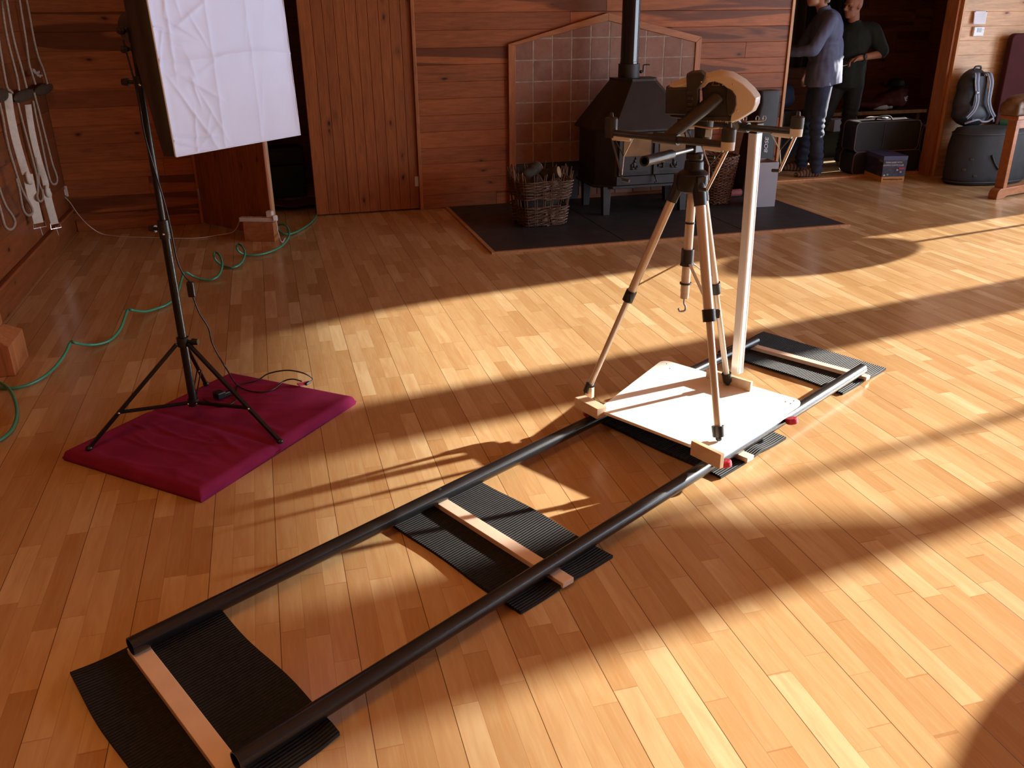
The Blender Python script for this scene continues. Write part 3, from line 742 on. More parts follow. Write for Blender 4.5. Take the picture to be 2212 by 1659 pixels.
# spring clips on the far arm
for x, y in ((1609, 257), (1636, 256), (1651, 255)):
    b = MB(); c = dq(x, y, -.2); b.tube([c+e1*(.006*math.cos(t*PI/6))+uz*(.009*math.sin(t*PI/6)) for t in range(13)], .0016, 6); b.build('spring_ring', wirem, drone, smooth=60)
b = MB(); b.tube(cr([dq(1600, 272, -.2), dq(1612, 264, -.2), dq(1625, 262, -.2), dq(1640, 262, -.2), dq(1650, 260, -.2)], 5), .0028, 8); b.build('clip_rod', wirem, drone, smooth=60)
# ================================================================== STUDIO LIGHT ON THE PINK MAT
blackmet = mat('black_painted_tube', (.010, .010, .011), .3, .2, var=.2, vs=20)
boxcloth = mat('black_softbox_cloth', (.020, .018, .016), .7, var=.2, vs=30, bump=.1, bs=300)
chrome = mat('bright_rivet', (.7, .7, .7), .25, .9)
def pinkmat():
    m, nt, b = newmat('magenta_cloth'); k = NT(nt)
    tc = k.n('ShaderNodeTexCoord').outputs['Object']
    k.l(k.ramp(k.noise(tc, 9, 4), (.3, (.20, .016, .068)), (.7, (.26, .022, .088))), b.inputs['Base Color'])
    b.inputs['Roughness'].default_value = .95; b.inputs['Specular IOR Level'].default_value = .1
    k.l(k.bump(k.noise(tc, 900, 2), .12, .001), b.inputs['Normal'])
    return m
MT = .047
cL, cF, cR, cB = [V((p.x, p.y, 0)) for p in (fl(134, 972, MT), fl(431, 1062, MT), fl(766, 853, MT), fl(497, 801, MT))]
def bil(s, q): return (cL*(1-s)+cF*s)*(1-q)+(cB*(1-s)+cR*s)*q
def inv(p): # where on the mat a floor point lies
    s, q = .5, .5
    for _ in range(20):
        e = V((p.x, p.y, 0))-bil(s, q); ds = (bil(s+.001, q)-bil(s, q))/.001; dq_ = (bil(s, q+.001)-bil(s, q))/.001
        D = ds.x*dq_.y-ds.y*dq_.x; s += (e.x*dq_.y-e.y*dq_.x)/D; q += (ds.x*e.y-ds.y*e.x)/D
    return s, q
crz = inv(fl(606, 961, MT)); crz0 = inv(fl(318, 882, MT))
ridges = []
rr = random.Random(3)
for i in range(34): # creases fan out across the cover
    q0 = rr.uniform(.05, .95); s0 = rr.uniform(0, .75); ang = rr.uniform(-.45, .25)+(.5 if q0 > .6 else 0); ridges.append((s0, q0, ang, rr.uniform(.12, .42), rr.uniform(.008, .016), rr.uniform(.0015, .0042)*rr.choice((1, 1, 1, -.6))))
def mat_h(s, q):
    ed = min(s, 1-s)*.55; eq = min(q, 1-q)*.8; e = min(ed, eq)
    h = MT
    r = .022
    if e < r: h = MT*(.45+.55*math.sqrt(max(0, 1-((r-e)/r)**2)))
    # fold line
    t = (s-crz0[0])/(crz[0]-crz0[0]+1e-6); qc = crz0[1]+(crz[1]-crz0[1])*t
    h -= .016*math.exp(-((q-qc)/.018)**2)*(.25+.75*max(0, min(1, s))**3)
    for s0, q0, a, ln, wd_, hh in ridges:
        x, y = (s-s0)*.55, (q-q0)*.8
        u_ = x*math.cos(a)+y*math.sin(a); v_ = -x*math.sin(a)+y*math.cos(a)+.03*math.sin(u_*9)
        if 0 < u_ < ln: h += hh*math.exp(-(v_/wd_)**2)*math.sin(PI*u_/ln)**.7*min(1, e/.05)
    h += .0016*(mnoise.noise(V((s*9, q*12, 1)))) * min(1, e/.04)
    return max(h, .01)
b = MB(); NU, NV = 110, 160
tp = [[b.bm.verts.new(bil(i/NU, j/NV)+V((0, 0, mat_h(i/NU, j/NV)))) for j in range(NV+1)] for i in range(NU+1)]
for i in range(NU):
    for j in range(NV): b.bm.faces.new((tp[i][j], tp[i+1][j], tp[i+1][j+1], tp[i][j+1]))
per = [(i, 0) for i in range(NU)]+[(NU, j) for j in range(NV)]+[(i, NV) for i in range(NU, 0, -1)]+[(0, j) for j in range(NV, 0, -1)]
cen = bil(.5, .5)
lo = []
for i, j in per:
    p = tp[i][j].co; d = (V((p.x, p.y, 0))-cen).normalized(); lo.append((b.bm.verts.new(V((p.x, p.y, .014))+d*.006), b.bm.verts.new(V((p.x, p.y, .0005)))))
for n_ in range(len(per)):
    a, c = per[n_], per[(n_+1) % len(per)]; l0, l1 = lo[n_], lo[(n_+1) % len(per)]
    b.bm.faces.new((tp[a[0]][a[1]], tp[c[0]][c[1]], l1[0], l0[0])); b.bm.faces.new((l0[0], l1[0], l1[1], l0[1]))
b.bm.faces.new([l[1] for l in lo])
pm = b.build('floor_mat_pad', pinkmat(), smooth=70)
tag(pm, 'magenta cloth covered foam mat under the black light stand', 'mat')
b = MB(); b.box(fl(655, 826, .06)+V((0, 0, -.006)), (.05, .03, .004), rotz(.4)); b.box(fl(648, 828, .06)+V((.0, .0, -.004)), (.02, .028, .006), rotz(.3)); b.build('cloth_tag', mat('pink_tag', (.62, .10, .26), .6), pm)

PX = V((-.411, 3.495, 0))
lamp = thing('studio_light', 'white fronted softbox light on a black tripod stand at left', 'studio light', V((PX.x, PX.y, MT)))
b = MB(); b.cyl(PX+V((0, 0, .13)), PX+V((0, 0, .86)), .0165, n=20); b.build('lower_pole', blackmet, lamp, smooth=40)
b = MB(); b.cyl(PX+V((0, 0, .84)), PX+V((0, 0, 1.40)), .0125, n=18); b.build('upper_pole', blackmet, lamp, smooth=40)
b = MB(); b.cyl(PX+V((0, 0, 1.38)), PX+V((0, 0, 1.56)), .009, n=16); b.build('top_pole', blackmet, lamp, smooth=40)
def collar(z, r, hh, knob):
    b = MB(); c = PX+V((0, 0, z)); b.cyl(c-V((0, 0, hh)), c+V((0, 0, hh)), r, n=20); d = V((math.cos(knob), math.sin(knob), 0)); b.cyl(c, c+d*.04, .007, n=10); o = b.build('collar', blackp, lamp, smooth=40)
    b = MB(); b.cyl(c+d*.038, c+d*.062, .014, .012, 10); b.build('knob', blackp, o, smooth=30)
    for a in (knob+2, knob+2.8, knob+3.6):
        b = MB(); b.ell(c+V((math.cos(a), math.sin(a), 0))*(r+.003)+V((0, 0, -hh*.4)), .0045, n=10, m=6); b.build('rivet', chrome, o, smooth=60)
collar(.86, .021, .035, 2.6); collar(.405, .024, .018, -.35); collar(1.39, .016, .02, 2.8)
FT = [fl(193, 972, MT), fl(605, 957, MT), None]
FT[2] = PX+V((.02, .40, MT)); CB = PX+V((0, 0, .14))
b = MB(); b.cyl(CB-V((0, 0, .014)), CB+V((0, 0, .014)), .022, n=18); b.build('spreader_hub', blackp, lamp, smooth=40)
for i, f in enumerate(FT):
    d = V((f.x-PX.x, f.y-PX.y, 0)).normalized(); t0 = PX+d*.026+V((0, 0, .40)); sd = d.cross(uz)
    f = f+V((0, 0, .008))
    ax = (f-t0).normalized()
    b = MB(); b.box((t0+f)/2, ((f-t0).length, .016, .013), basis(ax, sd, sd.cross(ax))); leg = b.build('leg', blackmet, lamp, bevel=.002)
    b = MB(); b.ell(f, (.014, .014, .011)); b.build('foot_cap', blackp, leg, smooth=60)
    m_ = t0+(f-t0)*.66
    b = MB()
    a = CB+d*.02; ax2 = (m_-a).normalized()
    for o_ in ((-.008, .008) if i == 2 else (0,)):
        b.box((a+m_)/2+sd*o_, ((m_-a).length, .013 if i < 2 else .005, .012 if i < 2 else .007), basis(ax2, sd, sd.cross(ax2)))
    b.build('spreader', blackmet, lamp, bevel=.0015)
    for q in (m_-sd*.0*0+ax*.0, a):
        b = MB(); b.ell(q-e2*0+V((0, -.011, 0)), .0045, n=10, m=6); b.build('rivet', chrome, leg, smooth=60)
# softbox: truncated pyramid of black cloth with a creased white front
sL = 2.82; BL = dp(380, 338, sL)
lo_, hi_ = sL, sL+1.2
for _ in range(50):
    md = (lo_+hi_)/2
    if dp(648, 291, md).z > BL.z: lo_ = md
    else: hi_ = md
BR = dp(648, 291, md); ex = (BR-BL).normalized(); fn_ = V((ex.y, -ex.x, 0)).normalized()
if fn_.y > 0: fn_ = -fn_
HB = .80; best = None
for i in range(-200, 201): # lean of the front so that its left edge runs as seen
    t = i/1000; eu_ = (uz+fn_*t).normalized(); q = BL+eu_*.5; p = q-CC
    x_, y_ = 1106+CF*p.dot(_r)/p.dot(_w), 829.5-CF*p.dot(_u)/p.dot(_w)
    xl = 318+(380-318)*y_/338
    if best is None or abs(x_-xl) < best[0]: best = (abs(x_-xl), t, eu_)
eu = best[2]; W_ = (BR-BL).length
fn_ = ex.cross(eu); fn_ = fn_ if fn_.y < 0 else -fn_
TL, TR = BL+eu*HB, BR+eu*HB
mid = (BL+TR)/2; bk = V((PX.x, PX.y, 1.53)); dep = .36
bc = mid-fn_*dep
bw = .09
BK = [bc-ex*bw-eu*bw, bc+ex*bw-eu*bw, bc+ex*bw+eu*bw, bc-ex*bw+eu*bw]
FR_ = [BL, BR, TR, TL]; RM = [p-fn_*.055 for p in FR_]
b = MB(); n_ = 8
def edge_ring(P, sag=0):
    out = []
    for i in range(4):
        a, c = P[i], P[(i+1) % 4]
        for j in range(n_):
            t = j/n_; p = a+(c-a)*t; out.append(p+((sum(P, V())/4)-p)*sag*math.sin(PI*t))
    return out
def lerpR(t): return [a+(c-a)*t for a, c in zip(RM, BK)]
b.loft([edge_ring(FR_), edge_ring(RM, .01), edge_ring(lerpR(.33), .04), edge_ring(lerpR(.66), .04), edge_ring(BK)], caps=False)
b.build('softbox_shell', boxcloth, lamp, smooth=35, solid=.003)
sky_tint_cloth = mat('sky_tinted_diffuser_cloth', (.58, .68, .98), .6, var=.03, vs=5, sheen=.2, trans=0)  # white cloth with the blue of the skylight put into its colour
rr = random.Random(11)
folds = [('u', .36, .004), ('u', .66, .003), ('v', .37, .006), ('v', .05, .0), ('v', .665, .005)]
cre = []
for i in range(26):
    cu = rr.uniform(.02, .34); cv = rr.uniform(.02, .75); a = rr.uniform(1.0, 2.2) if rr.random() < .7 else rr.uniform(-.6, .6); cre.append((cu, cv, a, rr.uniform(.05, .17), rr.uniform(.006, .014), rr.uniform(.003, .008)))
for i in range(8): cre.append((rr.uniform(.3, .9), rr.uniform(.03, .8), rr.uniform(1.3, 1.8), rr.uniform(.05, .12), .012, rr.uniform(.0008, .002)))
def front(u, v):
    p = BL+ex*(W_*u)+eu*(HB*v)
    e = min(u, 1-u, v*1.2, (1-v)*1.2)
    d = -.003*min(1, e/.03)+.012*math.sin(PI*u)*math.sin(PI*v)
    for ax_, at, hh in folds:
        t = (u-at)*W_ if ax_ == 'u' else (v-at+.01*math.sin(u*7))*HB
        d += hh*(math.exp(-abs(t)/.014)-.55*math.exp(-(t/.05)**2)*.5)
    for cu, cv, a, ln, w_, hh in cre:
        x, y = (u-cu)*W_, (v-cv)*HB; s_ = x*math.cos(a)+y*math.sin(a); q = -x*math.sin(a)+y*math.cos(a)
        if abs(s_) < ln: d += hh*(math.exp(-abs(q)/w_))*math.cos(PI*s_/(2*ln))*(1 if q > 0 else 1)-hh*.4*math.exp(-(q/(w_*3))**2)*math.cos(PI*s_/(2*ln))
    d += .0025*mnoise.noise(V((u*7, v*9, 3)))
    return p+fn_*(d+.002)
b = MB(); b.sheet(front, 150, 190); b.build('diffuser', sky_tint_cloth, lamp, smooth=80)
b = MB()
b.tube([BL, BR, TR, TL, BL], .0035, 8); b.build('rim_piping', sky_tint_cloth, lamp, smooth=50)
b = MB(); b.cyl(bc-fn_*.10, bc+fn_*.01, .055, .075, 24); b.build('lamp_head', blackp, lamp, smooth=40)
hd_ = bc-fn_*.06
b = MB(); b.tube([PX+V((0, 0, 1.52)), PX+V((-.0, 0, 1.56)), hd_+V((0, 0, -.06)), hd_], .012, 10); b.box(PX+V((0, 0, 1.545)), (.03, .03, .05), rotz(.4)); br_ = b.build('tilt_bracket', blackp, lamp, smooth=40)
for dz in (1.50, 1.56):
    b = MB(); q = PX+V((-.03, -.012, dz)); b.cyl(PX+V((0, 0, dz)), q, .006, n=10); b.ell(q, (.017, .014, .014), n=8, m=6); b.build('wing_knob', blackp, br_, smooth=25)
# mains lead with in-line switch
def hang(x, y, Y=3.47): return wy(x, y, Y)
lead = [PX+V((-.03, .0, 1.53)), hang(296, 200), hang(312, 290), hang(338, 380), hang(356, 440), hang(370, 500), hang(382, 560), hang(396, 592), hang(412, 610)]
b = MB(); b.tube(cr(lead, 6), .0032, 8); lo2 = [hang(416, 638), hang(430, 675), hang(450, 708), hang(458, 740), hang(474, 772), hang(490, 798), fl(508, 827, .075), fl(530, 842, MT+.008), fl(560, 847, MT+.006), fl(590, 841, MT+.006), fl(612, 824, MT+.01), fl(632, 819, .07), fl(652, 824, .06)]
b.tube(cr(lo2, 6), .0032, 8); b.tube(cr([fl(668, 826, .055), fl(675, 818, .06), fl(655, 806, .1), fl(620, 800, .1), fl(580, 807, .08), fl(555, 822, .06), fl(520, 830, MT+.004), fl(510, 838, MT+.004), fl(512, 858, MT+.004), fl(500, 872, MT+.004), fl(470, 878, MT+.004), fl(440, 862, MT+.004)], 6), .0032, 8)
cab = b.build('power_lead', blackp, lamp, smooth=60)
b = MB(); q = hang(413, 625); b.box(q, (.028, .02, .062), rotz(-.3)); b.build('inline_switch', blackp, cab, bevel=.005)
b = MB(); q = fl(474, 856, .065); b.box(q+V((0, 0, .008)), (.04, .045, .03), rotz(.6)); b.box(q+V((.03, .02, .0)), (.05, .022, .022), rotz(.6)); b.build('mains_plug', blackp, cab, bevel=.005)
b = MB(); q = fl(664, 828, .055); b.box(q, (.03, .014, .012), rotz(.9)); b.build('lead_connector', blackp, cab, bevel=.003)

# ================================================================== HOSE, WHITE CORD, BLOCK
hose_m = mat('green_hose', (.05, .27, .16), .32, var=.08, vs=10)
P = [(-14, 824, .012), (2, 828, .02), (20, 841, .025), (33, 868, .02), (36, 900, .012), (24, 930, .012), (2, 949, .012), (-12, 955, .012)]
b = MB(); b.tube(cr([fl(*p) for p in P], 8), .0075, 10)
P = [(-14, 836, .012), (20, 839, .012), (55, 833, .013), (88, 818, .016), (115, 797, .025), (138, 768, .05), (150, 744, .08), (155, 738, .085), (163, 741, .08), (190, 745, .03), (215, 743, .014), (240, 733, .014), (260, 710, .03), (272, 678, .07), (277, 669, .08), (286, 670, .075), (312, 673, .03), (340, 666, .014), (365, 655, .015), (382, 636, .03), (392, 604, .06), (397, 590, .075), (404, 589, .075), (418, 597, .04), (440, 604, .016), (460, 603, .015), (474, 592, .03), (480, 572, .06), (475, 553, .09), (466, 545, .1), (462, 552, .09), (468, 564, .05), (482, 574, .018), (502, 578, .014), (520, 569, .025), (529, 550, .06), (525, 535, .09), (516, 527, .1), (511, 532, .09), (516, 543, .05), (530, 550, .02), (552, 551, .013), (580, 545, .014), (606, 533, .022), (621, 517, .04), (625, 502, .06), (619, 489, .08), (609, 485, .085), (600, 488, .07), (602, 497, .04), (613, 505, .02), (632, 504, .014), (655, 493, .013), (674, 479, .013), (683, 464, .013), (680, 446, .013), (665, 434, .013), (640, 428, .013)]
b.tube(cr([fl(*p) for p in P], 6), .0075, 10)
hose = tag(b.build('air_hose', hose_m, smooth=70), 'green coiled hose looping across the dark floor behind the light stand', 'hose')
cord_m = mat('white_flex', (.62, .56, .52), .5)
SK = wy(133, 414, 7.66)
tr_ = thing('wall_socket', 'small white socket low in the far left corner', 'socket', SK)
b = MB(); b.box(SK+V((0, .012, 0)), (.085, .018, .085)); b.build('socket_plate', mat('ivory_plastic', (.60, .55, .50), .4), tr_, bevel=.004)
b = MB(); b.box(SK+V((.005, -.012, -.005)), (.045, .035, .05)); b.build('socket_plug', cord_m, tr_, bevel=.006)
blk0 = [fl(529, 521, 0), fl(594, 522, 0)]
bw_ = (blk0[1]-blk0[0]); bd = V((-bw_.y, bw_.x, 0)).normalized()*.10
b = MB(); c0 = blk0[0]; hB = V((0, 0, .145))
b.hexa([c0, c0+bw_, c0+bw_+bd, c0+bd, c0+hB, c0+bw_+hB, c0+bw_+bd+hB, c0+bd+hB]); wb = tag(b.build('wooden_block', wood('block_wood', (.45, .19, .075), (.2, .07, .025), axis=0, knot=.2, streak=0), bevel=.003), 'squared wooden block standing against the open cupboard door', 'block')
stp = thing('extension_strip', 'white extension strip lying on top of the wooden block', 'power strip', c0+hB)
ivory = mat('ivory_strip', (.66, .60, .57), .4)
b = MB(); b.box(c0+bw_*.42+bd*.5+hB+V((0, 0, .0165)), (bw_.length*1.13, .055, .032), rotz(math.atan2(bw_.y, bw_.x))); sb = b.build('strip_body', ivory, stp, bevel=.004)
for t in (.15, .45): 
    b = MB(); b.box(c0+bw_*t+bd*.5+hB+V((0, 0, .034)), (.045, .042, .004), rotz(math.atan2(bw_.y, bw_.x))); b.build('outlet', mat('grey_outlet', (.42, .38, .36), .5), sb, bevel=.001)
b = MB(); b.box(c0+bw_*.86+bd*.5+hB+V((0, 0, .058)), (.05, .05, .05), rotz(math.atan2(bw_.y, bw_.x))); b.box(c0+bw_*1.0+bd*.45+hB+V((0, 0, .03)), (.04, .05, .045), rotz(.3)); b.build('strip_plug', ivory, stp, bevel=.008)
b = MB(); b.tube(cr([SK+V((.005, -.03, -.02)), wy(150, 436, 7.6), wy(168, 462, 7.52), wy(190, 486, 7.45), fl(220, 505, .02), fl(260, 511, .006), fl(320, 513, .006), fl(380, 515, .006), fl(430, 514, .006), fl(470, 508, .01), fl(505, 500, .05), c0+bw_*-.14+bd*.5+hB+V((0, 0, .016))], 7), .0042, 8)
b.build('strip_lead', cord_m, stp, smooth=70)
b = MB(); b.tube(cr([c0+bw_*1.06+bd*.3+hB+V((0, 0, .02)), c0+bw_*1.12+bd*.1+V((0, -.03, .08)), c0+bw_*1.22+V((0, -.05, .01)), c0+bw_*1.35+V((0, .1, .006))], 6), .0035, 8); b.build('second_lead', cord_m, stp, smooth=70)

# ================================================================== ROPES ON THE LEFT WALL
rope_m = mat('pale_rope', (.33, .25, .19), .8, var=.2, vs=90, bump=.5, bs=260)
strap_m = mat('cream_webbing', (.60, .53, .45), .75, var=.08, vs=40, bump=.25, bs=400)
cleat_m = mat('dark_cleat_wood', (.045, .028, .018), .6, var=.4, vs=25)
XW = XL+.085
def rw(pts, X=XW): return [wx(x, y, X) for x, y in pts]
def rope(label, pts, X=XW, r=.0085, extra=()):
    b = MB(); b.tube(cr(rw(pts, X), 7), r, 9)
    for e in extra: b.tube(cr(rw(e, X), 7), r, 9)
    return tag(b.build('hanging_rope', rope_m, smooth=70), label, 'rope', 'ropes on the left wall')
rope('rope loop hanging lowest and nearest at the left frame edge', [(-6, 395), (4, 425), (14, 448), (26, 465), (32, 480), (29, 491), (21, 496), (12, 491), (7, 478), (3, 462), (-3, 440), (-9, 420)])
rope('long teardrop rope loop next to the lowest one', [(-4, 80), (2, 120), (14, 185), (22, 196), (26, 200)], extra=[[(-2, 222), (5, 250), (12, 290), (20, 325), (28, 352), (36, 378), (44, 402), (54, 424), (64, 440), (70, 455), (67, 463), (60, 465), (53, 459), (48, 446), (45, 430), (42, 412), (35, 385)]])
rope('rope passing behind the first cream strap', [(3, -10), (8, 40), (16, 85), (27, 130), (36, 165), (41, 196)], X=XW-.02)
rope('rope loop hanging between the two cream straps', [(12, -10), (22, 50), (33, 100), (47, 150), (57, 190)], X=XW+.01, extra=[[(38, 222), (48, 262), (58, 300), (70, 345), (79, 382), (81, 408), (80, 424), (83, 433), (88, 435), (92, 428), (91, 415), (86, 402), (83, 390), (82, 370), (76, 340)]])
rope('rope with a frayed end above the cleat', [(40, -10), (48, 40), (56, 90), (62, 135), (69, 160), (76, 182)], X=XW, extra=[[(69, 150), (76, 158), (84, 155), (79, 162), (90, 163)], [(70, 150), (74, 152), (78, 160), (86, 166)]])
rope('rope loop hanging farthest along the wall near the corner', [(55, -10), (62, 25), (72, 80), (82, 122), (93, 150), (102, 181)], X=XW, extra=[[(71, 218), (78, 255), (87, 296), (97, 345), (104, 376), (108, 390), (114, 398), (121, 396), (123, 386), (120, 374), (113, 355), (104, 320), (95, 285), (85, 245), (77, 215), (73, 200)]])
def strap(label, pts, w, tail, tw, knot):
    t = thing('webbing_strap', label, 'strap', wx(*tail[-1], XL+.07), 'cream straps among the ropes')
    def ribbon(b, P, wid, X):
        P = cr(rw(P, X), 5); n = V((.75, .66, 0))
        for i in range(len(P)-1):
            pass
        b.loft([[p+n*s*wid/2+V((q, 0, 0)) for s, q in ((-1, 0), (1, 0), (1, -.003), (-1, -.003))] for p in P])
    b = MB(); ribbon(b, pts, w, XL+.066); b.build('upper_strap', strap_m, t, smooth=40)
    b = MB(); ribbon(b, tail, tw, XL+.07); b.build('buckle_strap', strap_m, t, smooth=40)
    b = MB(); c = wx(*knot, XL+.07); b.ell(c, (.018, tw*.62, .045)); b.ell(c+V((.004, .01, -.02)), (.02, tw*.5, .03)); b.build('knot', strap_m, t, smooth=60)
    b = MB(); c = wx(*tail[-1], XL+.07); n = V((.75, .66, 0))
    b.tube([c+n*tw*.6+V((0, 0, .01)), c+n*tw*.7+V((0, 0, -.03)), c-n*tw*.7+V((0, 0, -.03)), c-n*tw*.6+V((0, 0, .01))], .004, 8); b.tube([c+V((0, 0, -.02)), c+V((.004, .01, -.085))], .004, 8); b.build('buckle', chrome, t, smooth=50)
strap('cream webbing strap with a flat buckle, the one nearer the camera', [(17, 200), (22, 240), (32, 290), (44, 335), (57, 377)], .05, [(60, 377), (66, 405), (74, 440), (84, 482)], .065, (61, 383))
strap('cream webbing strap twisted and knotted above its buckle, nearer the corner', [(61, 226), (66, 262), (73, 300), (86, 352), (98, 390), (100, 406)], .042, [(100, 408), (104, 428), (110, 452), (119, 484)], .055, (102, 414))
for i, (x0, y0, x1, y1, lb) in enumerate(((-14, 196, 11, 216, 'dark rope cleat cut by the left frame edge'), (25, 193, 69, 221, 'dark wooden rope cleat behind the cream straps'), (70, 182, 110, 204, 'dark wooden rope cleat nearest the corner'))):
    a, c = wx(x0, (y0+y1)/2+4, XL+.05), wx(x1, (y0+y1)/2-4, XL+.05)
    zc = (a.z+c.z)/2; hh = .045
    b = MB(); b.bb((XL+.001, a.y, zc-hh*.5), (XL+.05, c.y, zc+hh*.5)); b.ell((XL+.062, (a.y+c.y)/2, zc), (.022, (c.y-a.y)/2*1.05, hh*.85)); tag(b.build('rope_cleat', cleat_m, smooth=50, bevel=.004), lb, 'cleat', 'rope cleats on the left wall')
# ================================================================== HEARTH, TILES, STOVE, BASKETS
def clip(poly, a, n): # keep the side of the line through a where dot(n) <= 0
    out = []
    for i in range(len(poly)):
        p, q = poly[i], poly[(i+1) % len(poly)]; dp_, dq2 = (p-a).dot(n), (q-a).dot(n)
        if dp_ <= 0: out.append(p)
        if dp_*dq2 < 0: out.append(p+(q-p)*(dp_/(dp_-dq2)))
    return out
def tilemat():
    m, nt, b = newmat('terracotta_tile'); k = NT(nt)
    tc = k.n('ShaderNodeTexCoord').outputs['Object']; ri = k.n('ShaderNodeNewGeometry').outputs['Random Per Island']
    c = k.ramp(ri, (0, (.185, .066, .036)), (.5, (.225, .086, .048)), (1, (.27, .115, .066)))
    c = k.mix(k.math('MULTIPLY', k.ramp(k.noise(tc, 7, 5, .6), (.4, 0.), (.7, 1.)), .5), c, (.30, .165, .115))
    c = k.mix(k.math('MULTIPLY', k.ramp(k.noise(tc, 30, 4, .6), (.5, 0.), (.75, 1.)), .4), c, (.12, .045, .028))
    k.l(c, b.inputs['Base Color']); b.inputs['Roughness'].default_value = .6
    k.l(k.bump(k.noise(tc, 40, 4), .2, .002), b.inputs['Normal']); return m
YT = 7.655
pent = [V((2.145, 0, .36)), V((3.84, 0, .36)), V((3.84, 0, 1.352)), V((2.988, 0, 1.54)), V((2.145, 0, 1.357))]
sl = [(pent[2], V((pent[2].z-pent[3].z, 0, -(pent[2].x-pent[3].x)))*-1), (pent[4], V((pent[4].z-pent[3].z, 0, -(pent[4].x-pent[3].x))))]
sl = [(a, (n if n.z > 0 else -n)) for a, n in sl]
sur = thing('tiled_hearth_surround', 'terracotta tiled gable panel with a wooden frame behind the stove', 'fireplace surround', V((3.0, 7.66, 0)))
b = MB(); g_ = .0055
for i in range(-1, 11):
    for j in range(0, 8):
        x0, z0 = 2.1345+i*.1747, .36+j*.1745
        p = [V((x, 0, z)) for x, z in ((x0+g_, z0+g_), (x0+.1747-g_, z0+g_), (x0+.1747-g_, z0+.1745-g_), (x0+g_, z0+.1745-g_))]
        p = [V((min(max(q.x, 2.148), 3.837), 0, q.z)) for q in p]
        if abs(p[0].x-p[1].x) < .01: continue
        for a, n in sl: p = clip(p, a, n) if p else p
        if len(p) >= 3:
            jt = random.uniform(-.001, .001)
            b.prism([V((q.x, YT-.012+jt, q.z)) for q in p], (0, .014, 0))
b.build('tiles', tilemat(), sur, bevel=.0025)
b = MB(); b.prism([V((q.x, YT-.0105, q.z)) for q in pent], (0, .0145, 0)); b.build('grout', mat('grout', (.33, .25, .20), .8, var=.25, vs=25), sur)
fo = [V((2.083, 0, 0)), V((2.083, 0, 1.366)), V((2.983, 0, 1.606)), V((3.893, 0, 1.398)), V((3.893, 0, 0))]
fi = [V((2.147, 0, 0)), V((2.147, 0, 1.357)), V((2.988, 0, 1.541)), V((3.838, 0, 1.352)), V((3.838, 0, 0))]
for i in range(4):
    b = MB(); b.prism([V((q.x, YT-.022, q.z)) for q in (fo[i], fo[i+1], fi[i+1], fi[i])], (0, .03, 0)); b.build('frame_board', trim_m if i in (0, 3) else trim_x, sur, bevel=.003)
slate = mat('dark_slate', (.020, .021, .024), .42, var=.35, vs=5, bump=.2, bs=25)
for x0, x1, z0, z1 in ((2.149, 2.74, 0.02, .357), (2.745, 3.30, .14, .357), (3.305, 3.836, .14, .357)):
    b = MB(); b.bb((x0, YT-.02, z0), (x1, YT+.004, z1)); b.build('slate_upstand', slate, sur, bevel=.002)
b = MB()
for i in range(6): b.bb((2.75+i*.181, YT-.012, .045), (2.926+i*.181, YT+.004, .13))
b.build('brick_course', tilemat(), sur, bevel=.002)
HX0, HX1, HY0 = 1.517, 4.449, 5.99
hearth = thing('slate_hearth', 'dark slate hearth slab with a thin wooden edge on the floor', 'hearth', V((2.98, 6.8, 0)))
def hearthmat():
    m, nt, b = newmat('hearth_slate'); k = NT(nt)
    tc = k.n('ShaderNodeTexCoord').outputs['Object']
    c = k.ramp(k.noise(tc, 3, 6, .65, .5), (.3, (.013, .014, .017)), (.7, (.028, .029, .033)))
    c = k.mix(k.math('MULTIPLY', k.ramp(k.noise(tc, 38, 2, .5), (.70, 0.), (.78, 1.)), .35), c, (.16, .14, .12)) # crumbs of ash and bark
    k.l(c, b.inputs['Base Color']); k.l(k.math('ADD', .42, k.math('MULTIPLY', k.noise(tc, 9, 4), .2)), b.inputs['Roughness'])
    k.l(k.bump(k.noise(tc, 14, 5), .25, .004), b.inputs['Normal']); return m
hm_ = hearthmat()
b = MB()
for x0, x1 in ((HX0, 2.53), (2.536, 3.56), (3.566, HX1)):
    b.bb((x0, HY0, .0005), (x1, 7.66, .012))
b.build('slate_slabs', hm_, hearth, bevel=.0015)
b = MB(); e_ = .03; z1 = .0125
b.prism([(HX0-e_, HY0-e_, .0005), (HX1+e_, HY0-e_, .0005), (HX1, HY0-.001, .0005), (HX0, HY0-.001, .0005)], (0, 0, z1)); b.build('edge_strip', edge_m, hearth)
b = MB(); b.prism([(HX0-e_, HY0-e_, .0005), (HX0-.001, HY0, .0005), (HX0-.001, 7.66, .0005), (HX0-e_, 7.66, .0005)], (0, 0, z1)); b.build('edge_strip', edge_m, hearth)
b = MB(); b.prism([(HX1+e_, HY0-e_, .0005), (HX1+.001, HY0, .0005), (HX1+.001, 7.66, .0005), (HX1+e_, 7.66, .0005)], (0, 0, z1)); b.build('edge_strip', edge_m, hearth)

